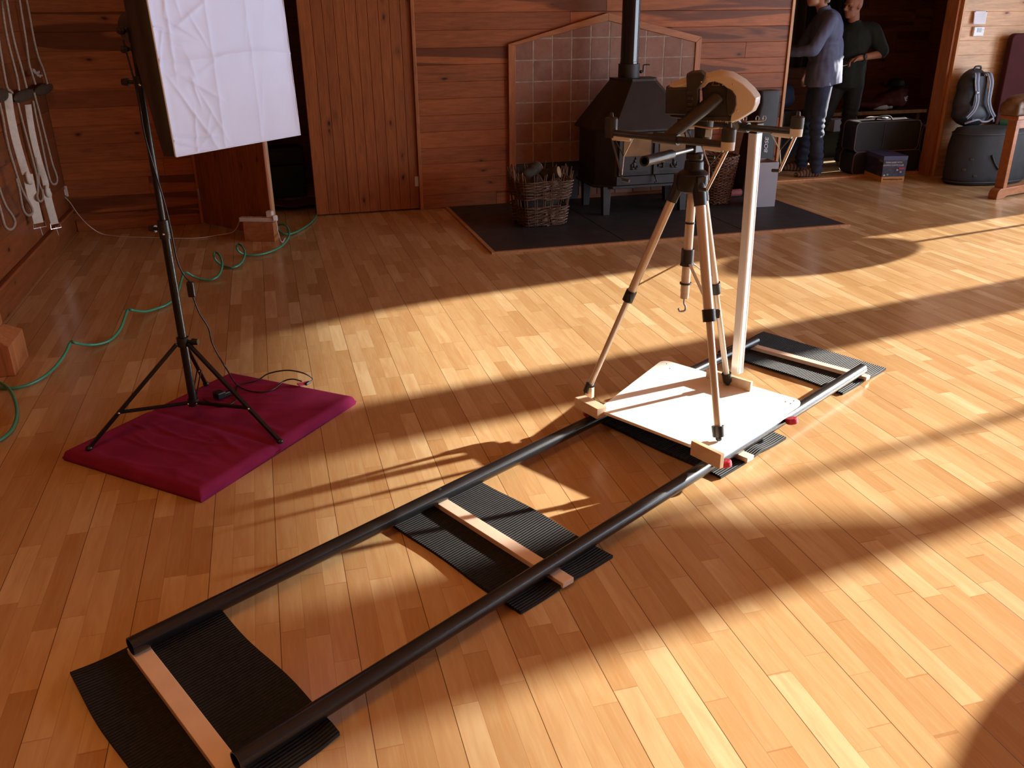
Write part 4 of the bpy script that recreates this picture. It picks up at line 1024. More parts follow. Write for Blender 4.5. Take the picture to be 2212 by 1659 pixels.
# ---- stove
iron = mat('black_stove_iron', (.024, .022, .023), .52, .3, var=.25, vs=9, bump=.15, bs=60)
iron2 = mat('stove_iron_front', (.032, .031, .034), .5, .3, var=.2, vs=12, bump=.12, bs=70)
stove = thing('wood_stove', 'black iron wood stove with a canopy hood and flue pipe', 'stove', V((3.1, 7.15, .012)))
def plan(pts, z): return [V((x, y, z)) for x, y in pts]
bp = [(2.665, 7.42), (2.665, 7.02), (2.795, 6.88), (3.47, 6.88), (3.57, 7.02), (3.57, 7.42)]
cx_, cy_ = 3.11, 7.17
def grow(pts, g): return [(x+(g if x > cx_ else -g), y+(g if y > cy_ else -g)) for x, y in pts]
b = MB(); b.loft([plan(bp, .255), plan(bp, .70)]); b.build('firebox', iron, stove, bevel=.004)
b = MB(); b.loft([plan(grow(bp, .022), .235), plan(grow(bp, .022), .258)]); b.build('base_plate', iron2, stove, bevel=.004)
tp_ = [(2.905, 7.36), (2.905, 7.2), (3.0, 7.08), (3.2, 7.08), (3.275, 7.2), (3.275, 7.36)]
lp = grow([(2.665, 7.42), (2.665, 7.1), (2.795, 6.88), (3.47, 6.88), (3.57, 7.1), (3.57, 7.42)], .035)
b = MB(); b.loft([plan(lp, .695), plan(lp, .712), plan(grow(tp_, .0), 1.075), plan(tp_, 1.095)]); b.build('canopy', iron, stove, bevel=.003)
fc = V((3.045, 7.27, 0))
b = MB(); b.cyl(fc+V((0, 0, 1.09)), fc+V((0, 0, 1.205)), .091, n=36); b.build('flue_collar', iron, stove, smooth=40)
enam = mat('gloss_black_enamel', (.008, .008, .009), .12, var=.1, spec=.6)
b = MB(); b.cyl(fc+V((0, 0, 1.19)), fc+V((0, 0, ZC+.02)), .076, n=36); fp_ = b.build('flue_pipe', enam, stove, smooth=40)
b = MB(); b.lathe([(.0765, 1.205), (.0785, 1.207), (.0785, 1.222), (.0765, 1.224)], fc, 36); b.build('flue_band', chrome if False else enam, fp_, smooth=30)
b = MB(); b.tube(cr([fc+V((.088, -.02, 1.14)), fc+V((.115, -.03, 1.14)), fc+V((.118, -.03, 1.18)), fc+V((.125, -.03, 1.195)), fc+V((.175, -.03, 1.195))], 4), .006, 8); b.ell(fc+V((.1, -.025, 1.14)), .014, n=10, m=8); b.build('damper_handle', iron, stove, smooth=50)
for x, y, dx, dy in ((2.735, 6.93, -.005, -.02), (3.44, 6.93, .0, -.02), (2.72, 7.37, -.005, .0), (3.5, 7.37, .01, .0)):
    b = MB(); s0, s1 = .036, .028
    b.loft([[V((x+dx+a*s1, y+dy+c*s1, .0125)) for a, c in ((-1, -1), (1, -1), (1, 1), (-1, 1))], [V((x+a*s0, y+c*s0, .25)) for a, c in ((-1, -1), (1, -1), (1, 1), (-1, 1))]]); b.build('stove_leg', iron2, stove, bevel=.003)
b = MB(); b.bb((2.80, 6.855, .262), (3.465, 6.885, .335)); b.build('ash_front', iron2, stove, bevel=.004)
glow = mat('sooty_glass', (.17, .10, .055), .18, var=.35, vs=7)
for i, (x0, x1) in enumerate(((2.815, 3.13), (3.14, 3.455))):
    b = MB(); b.bb((x0, 6.852, .34), (x1, 6.88, .69)); dr = b.build('stove_door', iron2, stove, bevel=.004)
    b = MB(); b.bb((x0+.035, 6.846, .50), (x1-.035, 6.853, .665)); b.build('door_glass', glow, dr, bevel=.002)
    b = MB() # raised squirrel-like relief
    sx = 1 if i == 0 else -1; c = V(((x0+x1)/2-.02*sx, 6.848, .43))
    for dx, dz, rx, rz in ((0, 0, .016, .026), (.006, .03, .01, .016), (.012, .052, .006, .012), (-.014, -.032, .018, .01), (.02, -.03, .016, .01), (-.022, -.008, .008, .018), (.03, -.018, .008, .012)):
        b.ell(c+V((dx*sx, 0, dz)), (rx, .007, rz), n=10, m=6)
    b.build('door_relief', iron, dr, smooth=60)
    b = MB()
    for k_ in range(3): b.bb((x0+.05, 6.849, .352+k_*.008), (x1-.05, 6.853, .355+k_*.008))
    b.build('door_bead', iron, dr)
b = MB(); b.bb((3.122, 6.836, .345), (3.148, 6.856, .69)); b.build('door_astragal', iron2, stove, bevel=.003)
b = MB(); b.cyl(V((3.19, 6.85, .455)), V((3.19, 6.815, .455)), .009, n=12); b.ell(V((3.19, 6.805, .455)), (.02, .012, .016), n=14, m=8); b.build('brass_knob', mat('dull_brass', (.35, .24, .08), .35, .8), stove, smooth=60)
b = MB(); b.bb((3.17, 6.838, .405), (3.27, 6.854, .425)); b.bb((3.205, 6.83, .395), (3.222, 6.854, .435)); b.build('air_slider', iron, stove, bevel=.003)
b = MB(); b.tube([V((3.135, 6.84, .335)), V((3.135, 6.815, .325)), V((3.15, 6.815, .29)), V((3.13, 6.815, .28))], .007, 8); b.build('latch_hook', iron, stove, smooth=40)

# ---- square log basket
def wicker(name, base):
    m, nt, b = newmat(name); k = NT(nt); tc = k.n('ShaderNodeTexCoord').outputs['Object']
    ri = k.n('ShaderNodeNewGeometry').outputs['Random Per Island']
    c = k.ramp(ri, (0, tuple(x*.5 for x in base)), (.6, base), (1, tuple(min(1, x*1.6) for x in base)))
    c = k.mix(.5, c, k.ramp(k.noise(tc, 60, 3), (.3, tuple(x*.6 for x in base)), (.7, tuple(min(1, x*1.3) for x in base))))
    k.l(c, b.inputs['Base Color']); b.inputs['Roughness'].default_value = .55; return m
wk1 = wicker('willow_rods', (.125, .066, .040)); wk2 = wicker('brown_willow', (.14, .058, .030))
def sqpt(t, w, d, pw=6): # point round a rounded square, t 0..1
    a = 2*PI*t; c, s = math.cos(a), math.sin(a); r = (abs(c)**pw+abs(s)**pw)**(-1/pw); return V((c*r*w, s*r*d, 0))
def basket(root, c, rot, w0, w1, h, bands, stakes, mt, rows_pitch, pw, rod, tips):
    R = rotz(rot); H_ = h
    def P(t, z, off=0):
        w = w0+(w1-w0)*(z/H_); q = sqpt(t, w+off, w+off, pw); return c+R @ q+V((0, 0, z))
    for n_, (z0, z1) in enumerate(bands):
        b = MB(); z = z0; i = 0
        while z < z1:
            ns = 160; ph = i % 2
            for seg in range(4):   # each row laid in with separate rods
                t0 = seg/4+random.uniform(-.04, .04); pts = []
                m_ = ns//4+6
                for j in range(m_+1):
                    t = t0+j/ns; wv = rod*.75+math.sin(2*PI*(t*stakes/2)+PI*ph)*rod*1.1
                    pts.append(P(t, z+random.uniform(-.0015, .0015)+.016*(j/m_-.5), wv))
                b.tube(pts, rod*random.uniform(.7, 1.05), 6)
            z += rows_pitch; i += 1
        b.build('weave_band', mt, root, smooth=60)
    b = MB()
    for k_ in range(stakes):
        t = (k_+.5)/stakes
        for dt in ((-.006, .006) if tips else (0,)):
            zt = H_+(random.uniform(.04, .095) if tips else .0)
            lean = random.uniform(-.012, .012) if tips else 0
            b.tube([P(t+dt, .004), P(t+dt, H_*.5), P(t+dt, H_), P(t+dt, zt)+V((lean, lean*.5, 0))], rod*.7, 6)
    b.build('stakes', mt, root, smooth=60)
    b = MB(); b.loft([[P(i/40, .006, -.002) for i in range(40)], [P(i/40, .014, -.002) for i in range(40)]]); b.build('basket_base', mt, root)
bc_ = V((2.115, 6.83, .0125))
lb = thing('log_basket', 'square rustic wicker basket of firewood with upright twig ends', 'basket', bc_)
basket(lb, bc_, .05, .175, .222, .37, ((.012, .165), (.225, .365)), 20, wk1, .0122, 7, .0062, True)
b = MB()
for s_ in (-1, 1):
    q = bc_+V((s_*.0-.19, -.06, .37)); b.tube(cr([bc_+V((-.205, -.10, .22)), bc_+V((-.235, -.1, .34)), bc_+V((-.235, -.04, .46)), bc_+V((-.22, .06, .45)), bc_+V((-.205, .1, .28))], 5), .006, 7); break
b.build('side_handle', wk2, lb, smooth=60)
bark = mat('dark_bark', (.03, .02, .013), .85, var=.5, vs=25, bump=.7, bs=45)
cutw = mat('cut_log_end', (.30, .19, .10), .7, var=.2, vs=30)
LG = [((-.13, .02, .36), (.02, .10, .43), .055, 'dark log lying highest in the square wicker basket'), ((.05, .06, .36), (.16, -.02, .40), .05, 'short brown log at the right of the square wicker basket'), ((-.15, -.09, .30), (-.02, -.1, .37), .045, 'dark log at the left front of the square wicker basket'), ((.0, -.10, .29), (.14, -.08, .33), .042, 'split log behind the front twigs of the square basket'), ((-.12, .13, .30), (.13, .14, .36), .05, 'log at the back of the square wicker basket')]
for p, q, r_, lab in LG:
    t = thing('firewood_log', lab, 'log', bc_+V(p)-V((0, 0, r_)), 'logs in the square wicker basket'); p, q = bc_+V(p), bc_+V(q); ax = (q-p).normalized(); n_ = 9
    b = MB(); b.tube([p+(q-p)*i/6+V((0, 0, .004*math.sin(i*2))) for i in range(7)], [r_*(1+.08*math.sin(i*1.7)) for i in range(7)], 14); b.build('bark', bark, t, smooth=50)
    for e_, s_ in ((p, -1), (q, 1)):
        b = MB(); b.cyl(e_+ax*s_*.001, e_+ax*s_*.004, r_*.93, n=14); b.build('cut_end', cutw, t)
# floor of logs that fills the lower part of the basket
t = thing('firewood_log', 'log low down in the square basket, seen only through its weave', 'log', bc_+V((0, 0, .09)), 'logs in the square wicker basket')
b = MB(); b.tube([bc_+V((-.14, -.03, .16)), bc_+V((.14, .0, .17))], .075, 14); b.build('bark', bark, t, smooth=50)

rc_ = V((3.865, 7.115, .0125))
rb_ = thing('wicker_basket', 'tall round brown wicker basket between the stove and the grey bin', 'basket', rc_)
basket(rb_, rc_, .3, .125, .178, .42, ((.01, .42),), 30, wk2, .0125, 2, .0055, False)
for grp in (((.415, .004), (.425, .0)), ((.022, .004), (.010, .006))):
    b = MB()
    for z_, o_ in grp[:1]:
        pts = []
        for i in range(97):
            t = i/96; w = .125+(.178-.125)*(z_/.42)+o_+.005*math.sin(i*1.57); pts.append(rc_+V((math.cos(2*PI*t)*w, math.sin(2*PI*t)*w, z_+.006*math.cos(i*1.57))))
        b.tube(pts, .008, 6)
    b.build('braided_border', wk1, rb_, smooth=60)
b = MB(); b.tube(cr([rc_+V((-.12, -.12, .40)), rc_+V((-.135, -.145, .36)), rc_+V((-.11, -.15, .2)), rc_+V((-.13, -.13, .12))], 5), .006, 8); b.build('hanging_loop', bark, rb_, smooth=60)

# ---- grey bin, tall speaker bag, red roll
grey = mat('pale_grey_board', (.30, .30, .36), .5, var=.05, vs=6)
c0, c1, c2 = fl(1630, 448, .0125), fl(1673, 446, .0125), fl(1604, 437, .0125)
a_ = c1-c0; d_ = (c2-c0); d_ = V((-a_.y, a_.x, 0)).normalized()*max(.22, d_.length)
hb = V((0, 0, .385)); t_ = .012; an, dnn = a_.normalized()*t_, d_.normalized()*t_
bin_ = thing('storage_bin', 'pale grey open topped box bin standing on the slate hearth', 'bin', c0)
b = MB(); o4 = [c0, c0+a_, c0+a_+d_, c0+d_]; i4 = [c0+an+dnn, c0+a_-an+dnn, c0+a_+d_-an-dnn, c0+d_+an-dnn]
b.loft([[p for p in o4], [p+hb for p in o4], [p+hb for p in i4], [p+V((0, 0, .012)) for p in i4]]); b.build('bin_body', grey, bin_, bevel=.002)
b = MB(); bt = [p+V((0, 0, .30)) for p in i4]; b.loft([[p+V((0, 0, .02)) for p in i4], bt]); b.build('bin_contents', mat('brown_kindling', (.10, .05, .03), .9, var=.5, vs=30), bin_)
bagc = mat('black_nylon', (.016, .016, .019), .55, var=.25, vs=14, bump=.25, bs=90)
q0, q1 = wy(1640, 196, 7.42), wy(1682, 197, 7.42); r0, r1 = wy(1611, 346, 7.28), wy(1674, 348, 7.28)
zt_ = q0.z
bag = thing('speaker_bag', 'tall black padded bag lettered in white, upright behind the grey bin', 'bag', V(((r0.x+r1.x)/2, 7.36, .0125)))
hw = (q1.x-q0.x)/2; cxt = (q0.x+q1.x)/2; cxb = (r0.x+r1.x)/2; hwb = (r1.x-r0.x)/2
def brec(cx, cy, hw, hd, z, n=5, r=.03):
    out = []
    for sx, sy, a0 in ((1, 1, 0), (-1, 1, 90), (-1, -1, 180), (1, -1, 270)):
        for i in range(n):
            a = math.radians(a0+90*i/(n-1)); out.append(V((cx+sx*(hw-r)+r*math.cos(a), cy+sy*(hd-r)+r*math.sin(a), z)))
    return out
b = MB(); zb = .013
b.loft([brec(cxb, 7.40, hwb*.98, .09, zb), brec(cxb, 7.40, hwb, .10, .05), brec((cxb*.6+cxt*.4), 7.43, hwb*.9, .10, .40), brec(cxt, 7.46, hw*1.0, .095, zt_-.1), brec(cxt-.005, 7.46, hw*1.06, .095, zt_-.03), brec(cxt-.005, 7.46, hw*1.03, .085, zt_)]); b.build('bag_body', bagc, bag, smooth=40)
def text_mesh(s, size, m, parent, R, loc, name='lettering', shear=0., ext=.0008, sx=1.):
    cu = bpy.data.curves.new('t', 'FONT'); cu.body = s; cu.size = size; cu.align_x = 'CENTER'; cu.align_y = 'CENTER'; cu.extrude = ext; cu.shear = shear
    o = bpy.data.objects.new('t', cu); dg = bpy.context.evaluated_depsgraph_get()
    COL.objects.link(o); dg.update(); me = bpy.data.meshes.new_from_object(o.evaluated_get(dg)); bpy.data.objects.remove(o)
    M4 = R.to_4x4() @ Matrix.Diagonal((sx, 1, 1, 1)); M4.translation = V(loc)-ORIG[parent]
    me.transform(M4); me.materials.clear(); me.materials.append(m); me.name = name
    o = bpy.data.objects.new(name, me); COL.objects.link(o); o.parent = parent; ORIG[o] = ORIG[parent]; return o
white_ink = mat('white_print', (.75, .75, .78), .5, var=.02)
tl = wy(1656, 314, 7.32); zz = tl.z
fcy = 7.43-.10
RT = basis(V((0, .0, 1)), V((-1, 0, 0)), V((0, -1, 0)))
text_mesh('BOSE', .052, white_ink, bag, RT, (tl.x, fcy-.006, zz), shear=.2, sx=1.15)
b = MB(); q = fl(1587, 425, .0125); b.cyl(q+V((-.06, 0, .035)), q+V((.06, .01, .035)), .034, n=18); tag(b.build('red_roll', mat('dull_red_cloth', (.25, .05, .05), .7), smooth=40), 'small red roll lying on the hearth between basket and grey bin', 'roll')
# ================================================================== RIGHT HAND WALL AND LOBBY
# thermostat and note
c = wy(2112, 68, 7.66)
th_ = thing('thermostat', 'white wall thermostat with a grey display below a pinned note', 'thermostat', V((c.x, 7.67, c.z)))
cas = mat('thermostat_casing', (.72, .72, .74), .4, var=.03)
b = MB(); b.box(c+V((0, -.003, 0)), (.125, .032, .088)); b.build('casing', cas, th_, bevel=.008, seg=3)
b = MB(); b.box(c+V((0, -.0195, .012)), (.052, .003, .038)); b.build('display', mat('lcd_grey', (.16, .20, .20), .25), th_, bevel=.001)
b = MB(); b.box(c+V((.044, -.0195, .016)), (.012, .003, .012)); b.build('button', mat('button_grey', (.5, .5, .54), .4), th_, bevel=.001)
c = wy(2115, 38, 7.655)
pn = thing('paper_note', 'small white paper note pinned above the thermostat', 'note', c)
def sheetf(u, v): return c+V(((u-.5)*.15, -.008-.012*(1-v)**2-.004*math.sin(u*5+v*3), (v-.5)*.118))
b = MB(); b.sheet(sheetf, 12, 12); b.build('paper', mat('note_paper', (.70, .70, .76), .7, var=.04), pn, smooth=60, solid=.001)
b = MB()
for k_, wd_ in enumerate((.10, .09, .11, .085, .10, .06)):
    v = .82-k_*.12; pts = [sheetf(.5+(t-.5)*wd_/.15, v)+V((0, -.0012, .0012*math.sin(t*40+k_))) for t in [i/10 for i in range(11)]]
    b.tube(pts, .0007, 4)
b.build('handwriting', mat('grey_ink', (.38, .38, .45), .7), pn)
for u in (.06, .94):
    b = MB(); b.ell(sheetf(u, .95)+V((0, -.003, 0)), .004, n=10, m=6); b.build('pin', screw_m, pn, smooth=60)

# black drum bag, rucksack, bottle
nyl = mat('black_canvas_bag', (.018, .018, .021), .7, var=.3, vs=10, bump=.3, bs=40)
bg_ = thing('drum_bag', 'big round black holdall on the floor beneath the grey strapped rucksack', 'bag', V((6.95, 7.33, 0)))
def drum(t, k, z): return V((6.94+.46*k*math.cos(t), 7.26+.235*k*math.sin(t), z))
prof = [(.90, .002), (.965, .02), (1.0, .09), (1.01, .22), (.99, .36), (.96, .47), (.88, .525), (.6, .545), (.2, .55)]
b = MB(); b.loft([[drum(2*PI*i/48, k*(1+.012*math.sin(5*2*PI*i/48+z*20)), z+.008*math.sin(3*2*PI*i/48)*k*(z > .4)) for i in range(48)] for k, z in prof]); b.build('bag_shell', nyl, bg_, smooth=60)
for z_ in (.035, .49):
    b = MB(); k = 1.0 if z_ < .2 else .955; b.tube([drum(2*PI*i/64, k, z_) for i in range(65)], .006, 6); b.build('piping', mat('bag_piping', (.03, .03, .035), .5), bg_, smooth=60)
b = MB(); pts = [drum(a, 1.03, z) for a, z in ((4.35, .30), (4.45, .22), (4.6, .16), (4.75, .2), (4.85, .29))]; b.tube(cr(pts, 5), .009, 8); b.build('carry_handle', nyl, bg_, smooth=60)
for a, z in ((3.9, .26), (3.75, .16), (4.05, .1)):
    b = MB(); b.box(drum(a, 1.015, z), (.03, .012, .018), rotz(a+PI/2)); b.build('buckle', mat('bag_buckle', (.10, .09, .08), .4), bg_, bevel=.002)
rk = V((6.83, 7.45, .55))
ruck = thing('rucksack', 'black rucksack with grey padded shoulder straps leaning on the wall', 'rucksack', rk)
lean = Matrix.Rotation(math.radians(-9), 3, 'X')
def rp(x, y, z): return rk+lean @ V((x, y, z))
navy = mat('blue_black_nylon', (.022, .026, .036), .6, var=.25, vs=16, bump=.25, bs=70)
prims = [('e', rp(0, .02, .2), (.20, .11, .22)), ('e', rp(0, .02, .36), (.165, .10, .17)), ('e', rp(0, .0, .1), (.215, .12, .13)), ('e', rp(.0, .05, .1), (.19, .1, .1))]
blob('pack_body', prims, navy, ruck, vox=.012, smooth=8)
b = MB(); b.loft([[rp(x*k, -.098-.012*(1-abs(k)), z) for x, z in ((-.075, .02), (.075, .02), (.085, .15), (.06, .30), (.07, .44), (-.07, .44), (-.06, .30), (-.085, .15))] for k in (1, .9)]); b.build('back_panel', mat('mesh_back', (.045, .05, .065), .7, bump=.3, bs=500), ruck, smooth=40)
strg = mat('grey_strap', (.24, .25, .31), .65, var=.12, vs=30, bump=.2, bs=200)
strd = mat('dark_strap_core', (.06, .07, .11), .7)
for s_ in (-1, 1):
    path = [(s_*.055, -.07, .475), (s_*.07, -.115, .46), (s_*.085, -.135, .38), (s_*.075, -.14, .28), (s_*.07, -.14, .2), (s_*.10, -.14, .12), (s_*.165, -.125, .05)]
    P_ = cr([rp(*q) for q in path], 6); b = MB(); b2 = MB(); rings = []; r2 = []
    for i, p in enumerate(P_):
        t = (P_[min(i+1, len(P_)-1)]-P_[max(i-1, 0)]).normalized(); w_ = V((1, 0, 0)); w_ = (w_-t*w_.dot(t)).normalized(); n = t.cross(w_); hw = .03*(1-.5*i/len(P_))
        rings.append([p+w_*hw+n*.004, p-w_*hw+n*.004, p-w_*hw-n*.006, p+w_*hw-n*.006]); r2.append([p+w_*hw*.35+n*.007, p-w_*hw*.35+n*.007, p-w_*hw*.35-n*.010, p+w_*hw*.35-n*.010])
    b.loft(rings); st_ = b.build('shoulder_strap', strg, ruck, smooth=40); b2.loft(r2); b2.build('strap_webbing', strd, st_, smooth=40)
    if s_ < 0: # stitched badge: two uprights and a waisted bar
        q = rp(-.078, -.152, .285); b = MB(); b.box(q+V((0, .003, 0)), (.05, .004, .03)); b.build('strap_band', navy, st_)
        b = MB()
        for dx in (-.009, .009): b.box(q+V((dx, -.001, 0)), (.006, .003, .020))
        b.box(q+V((0, -.001, 0)), (.016, .003, .006)); b.build('strap_badge', white_ink, st_)
b = MB(); b.tube(cr([rp(-.04, -.03, .50), rp(-.03, -.04, .535), rp(.03, -.04, .535), rp(.04, -.03, .50)], 5), .009, 8); b.build('grab_handle', navy, ruck, smooth=60)
b = MB(); b.tube(cr([rp(-.18, -.12, .0), rp(-.12, -.15, .02), rp(-.05, -.15, .03), rp(-.02, -.16, .012), rp(.05, -.16, .01), rp(.1, -.17, .035), rp(.13, -.15, .01)], 5), .010, 8); b.build('hip_belt', strg, ruck, smooth=60)
bt_ = V((7.10, 7.23, .54)); btl = thing('drink_bottle', 'bright green capped bottle lying on the black holdall', 'bottle', bt_)
gr = mat('bright_green_plastic', (.05, .42, .16), .35, var=.05); ax = V((.8, -.5, .12)).normalized()
b = MB(); b.lathe([(.01, -.11), (.034, -.1), (.036, .0), (.030, .03)], bt_+V((0, 0, .04)), 20, ax); b.build('bottle_body', mat('dark_green_bottle', (.015, .07, .03), .3), btl, smooth=40)
b = MB(); b.lathe([(.031, .03), (.034, .035), (.034, .085), (.026, .092)], bt_+V((0, 0, .04)), 20, ax); b.build('bottle_cap', gr, btl, smooth=40)
# maroon padded board behind
b = MB(); rr_ = .06; x0, x1, z1_ = 7.22, 7.95, 1.38
poly = [V((x0, 7.54, .0)), V((x1, 7.54, .0))]+[V((x1-rr_+rr_*math.cos(a), 7.54, z1_-rr_+rr_*math.sin(a))) for a in [i*PI/12 for i in range(7)]]+[V((x0+rr_-rr_*math.sin(a), 7.54, z1_-rr_+rr_*math.cos(a))) for a in [i*PI/12 for i in range(7)]]
b.prism(poly, (0, .07, 0)); tag(b.build('padded_board', mat('maroon_vinyl', (.055, .012, .014), .8, var=.1, vs=6, spec=.15), bevel=.012, seg=3), 'tall maroon padded board with a rounded corner at the right frame edge', 'board')
# trestle bench end with its leather satchel
f0, f1 = fl(2152, 432), fl(2211, 421); fd = (f1-f0).normalized(); fw = V((-fd.y, fd.x, 0))*.085
ben = thing('trestle_table', 'brown wooden trestle table end with a rounded foot at right', 'table', f0)
oak = wood('trestle_oak', (.34, .13, .05), (.12, .04, .015), axis=0, knot=.1, streak=0, rough=.4)
def profile(L):
    pr = [(0, 0), (.10, 0), (.16, .02), (L-.16, .02), (L-.10, 0), (L, 0), (L+.0, .03)]
    for i in range(7): a = i*PI/12; pr.append((L-.06+.06*math.cos(a), .04+.055*math.sin(a)))
    for i in range(7): a = PI/2+i*PI/12; pr.append((.06+.06*math.cos(a), .04+.055*math.sin(a)))
    pr.append((0, .03)); return pr
b = MB(); b.prism([f0+fd*x+V((0, 0, z)) for x, z in profile(.80)], fw); b.build('foot_rail', oak, ben, bevel=.004)
for q in (.10, .70):
    b = MB(); a0 = f0+fd*(q-.028); b.hexa([a0+V((0, 0, .09)), a0+fd*.055+V((0, 0, .09)), a0+fd*.055+fw+V((0, 0, .09)), a0+fw+V((0, 0, .09)), a0+V((0, 0, .70)), a0+fd*.055+V((0, 0, .70)), a0+fd*.055+fw+V((0, 0, .70)), a0+fw+V((0, 0, .70))]); b.build('upright', oak, ben, bevel=.004)
b = MB(); a0 = f0+fd*.09; b.hexa([a0+V((0, 0, .62)), a0+fd*.62+V((0, 0, .62)), a0+fd*.62+fw+V((0, 0, .62)), a0+fw+V((0, 0, .62)), a0-fd*.02+V((0, 0, .70)), a0+fd*.70+V((0, 0, .70)), a0+fd*.70+fw+V((0, 0, .70)), a0-fd*.02+fw+V((0, 0, .70))]); b.build('top_rail', oak, ben, bevel=.004)
b = MB(); a0 = f0+fd*.02-fw*.4; b.hexa([a0+V((0, 0, .70)), a0+fd*.9+V((0, 0, .70)), a0+fd*.9+fw*2+V((0, 0, .70)), a0+fw*2+V((0, 0, .70)), a0+V((0, 0, .735)), a0+fd*.9+V((0, 0, .735)), a0+fd*.9+fw*2+V((0, 0, .735)), a0+fw*2+V((0, 0, .735))]); b.build('table_top', oak, ben, bevel=.006)
so_ = f0+fd*.24+fw*.6+V((0, 0, .736)); sat = thing('leather_satchel', 'worn brown leather satchel with cord on the trestle table', 'satchel', so_)
lea = mat('brown_leather', (.115, .06, .03), .55, var=.35, vs=9, bump=.25, bs=60)
R_ = rotz(math.atan2(fd.y, fd.x))
def sp3(x, y, z): return so_+R_ @ V((x, y, z))
blob('satchel_body', [('e', sp3(-.13, 0, .075), (.16, .11, .075)), ('e', sp3(.12, 0, .08), (.2, .12, .08)), ('b', sp3(0, 0, .05), (.5, .18, .1), R_), ('e', sp3(-.1, -.03, .13), (.17, .1, .05)), ('e', sp3(.13, .0, .13), (.16, .1, .06))], lea, sat, vox=.012, smooth=8)
b = MB(); b.tube(cr([sp3(-.22, -.10, .12), sp3(-.15, -.1, .17), sp3(-.06, -.07, .20), sp3(.0, -.06, .17), sp3(.02, -.08, .2), sp3(.07, -.06, .18), sp3(.2, -.05, .19)], 6), .006, 8); b.tube(cr([sp3(-.01, -.07, .19), sp3(.02, -.09, .165), sp3(.01, -.08, .21)], 5), .006, 8); b.build('cord', mat('tan_cord', (.30, .17, .09), .7), sat, smooth=60)
b = MB(); b.ell(sp3(-.19, -.10, .06), (.006, .004, .006), n=10, m=6); b.build('stud', mat('dull_brass', (.35, .24, .08), .35, .8), sat, smooth=60)

# ---- lobby
def rugmat():
    m, nt, b = newmat('sisal_rug'); k = NT(nt); tc = k.n('ShaderNodeTexCoord').outputs['Object']
    sp = k.n('ShaderNodeSeparateXYZ'); k.l(tc, sp.inputs[0])
    s = k.math('MULTIPLY', k.math('SINE', k.math('MULTIPLY', k.math('ADD', sp.outputs[0], k.math('MULTIPLY', sp.outputs[1], .45)), 2*PI/.032)), .5)
    k.l(k.mix(k.math('ADD', s, .5), (.22, .135, .06), (.46, .32, .16)), b.inputs['Base Color']); b.inputs['Roughness'].default_value = .9
    k.l(k.bump(s, .6, .004), b.inputs['Normal']); return m
b = MB(); b.bb((4.86, 7.96, .0005), (6.62, 9.15, .010)); tag(b.build('rug', rugmat(), bevel=.003), 'ribbed beige sisal rug under the two men in the lobby', 'rug')
# printed carton
k0, k1 = fl(1903, 393), fl(1956, 394); ky = V((.10, .46, 0)); kx = V((ky.y, -ky.x, 0)).normalized()*.236; k1 = k0+kx; kh = .255
ctn = thing('printed_carton', 'dark printed carton with an orange base band on the lobby threshold', 'box', k0)
def cartonmat():
    m, nt, b = newmat('carton_print'); k = NT(nt); tc = k.n('ShaderNodeTexCoord').outputs['Object']
    sp = k.n('ShaderNodeSeparateXYZ'); k.l(tc, sp.inputs[0]); z = sp.outputs[2]
    art = k.ramp(k.noise(tc, 14, 5, .65, 1.), (.35, (.010, .009, .014)), (.55, (.03, .025, .06)), (.72, (.10, .08, .22)), (.85, (.05, .16, .18)))
    art = k.mix(k.math('GREATER_THAN', z, .215), art, (.06, .065, .16))
    col = k.mix(k.math('LESS_THAN', z, .05), art, (.52, .24, .05))
    k.l(col, b.inputs['Base Color']); b.inputs['Roughness'].default_value = .4; return m
b = MB(); b.hexa([k0, k1, k1+ky, k0+ky]+[p+V((0, 0, kh)) for p in (k0-kx*.03, k1+kx*.03, k1+ky+kx*.03, k0+ky-kx*.03)]); b.build('carton', cartonmat(), ctn, bevel=.002)
kn = V((kx.y, -kx.x, 0)).normalized(); kxn = kx.normalized(); RK = basis(kxn, uz, kn)
def kp(u, z, o=.0045): return k0+kx*u+kn*o+V((0, 0, z))
text_mesh('TWIN LASER WITH', .021, white_ink, ctn, RK, kp(.42, .192, .006), shear=.15, sx=.95)
text_mesh('OUTPUT CONTROLLER', .021, white_ink, ctn, RK, kp(.42, .165, .006), shear=.15, sx=.95)
text_mesh('beamzlighting.com', .027, mat('brown_print', (.10, .03, .015), .6), ctn, RK, kp(.5, .026, .003), sx=1.0)
def patch(name, c_, u, z, w, h):
    b = MB(); b.box(kp(u, z, .0055), (w, .002, h), basis(kxn, -kn, uz)); b.build(name, mat(*c_), ctn)
patch('red_flash', ('red_print', (.45, .03, .06), .5), .80, .132, .06, .018); patch('blue_strip', ('blue_print', (.08, .10, .26), .5), .74, .152, .075, .008)
for u, z, c_ in ((.08, .066, ('pale_print', (.5, .45, .5), .5)), (.22, .072, ('teal_print', (.12, .42, .36), .5)), (.62, .118, ('lilac_print', (.45, .35, .6), .5)), (.78, .098, ('lilac_print', (.45, .35, .6), .5))):
    b = MB(); b.ell(kp(u, z, .005), (.012, .002, .009), basis(kxn, -kn, uz), n=14, m=8); b.build('printed_spot', mat(*c_), ctn)
RS = basis(-ky.normalized(), uz, V((-kxn.x, -kxn.y, 0)))
text_mesh('TWIN', .03, mat('dim_print', (.30, .2, .18), .6), ctn, RS, k0+ky*.12+V((0, 0, .20))-kxn*.006, sx=1.)
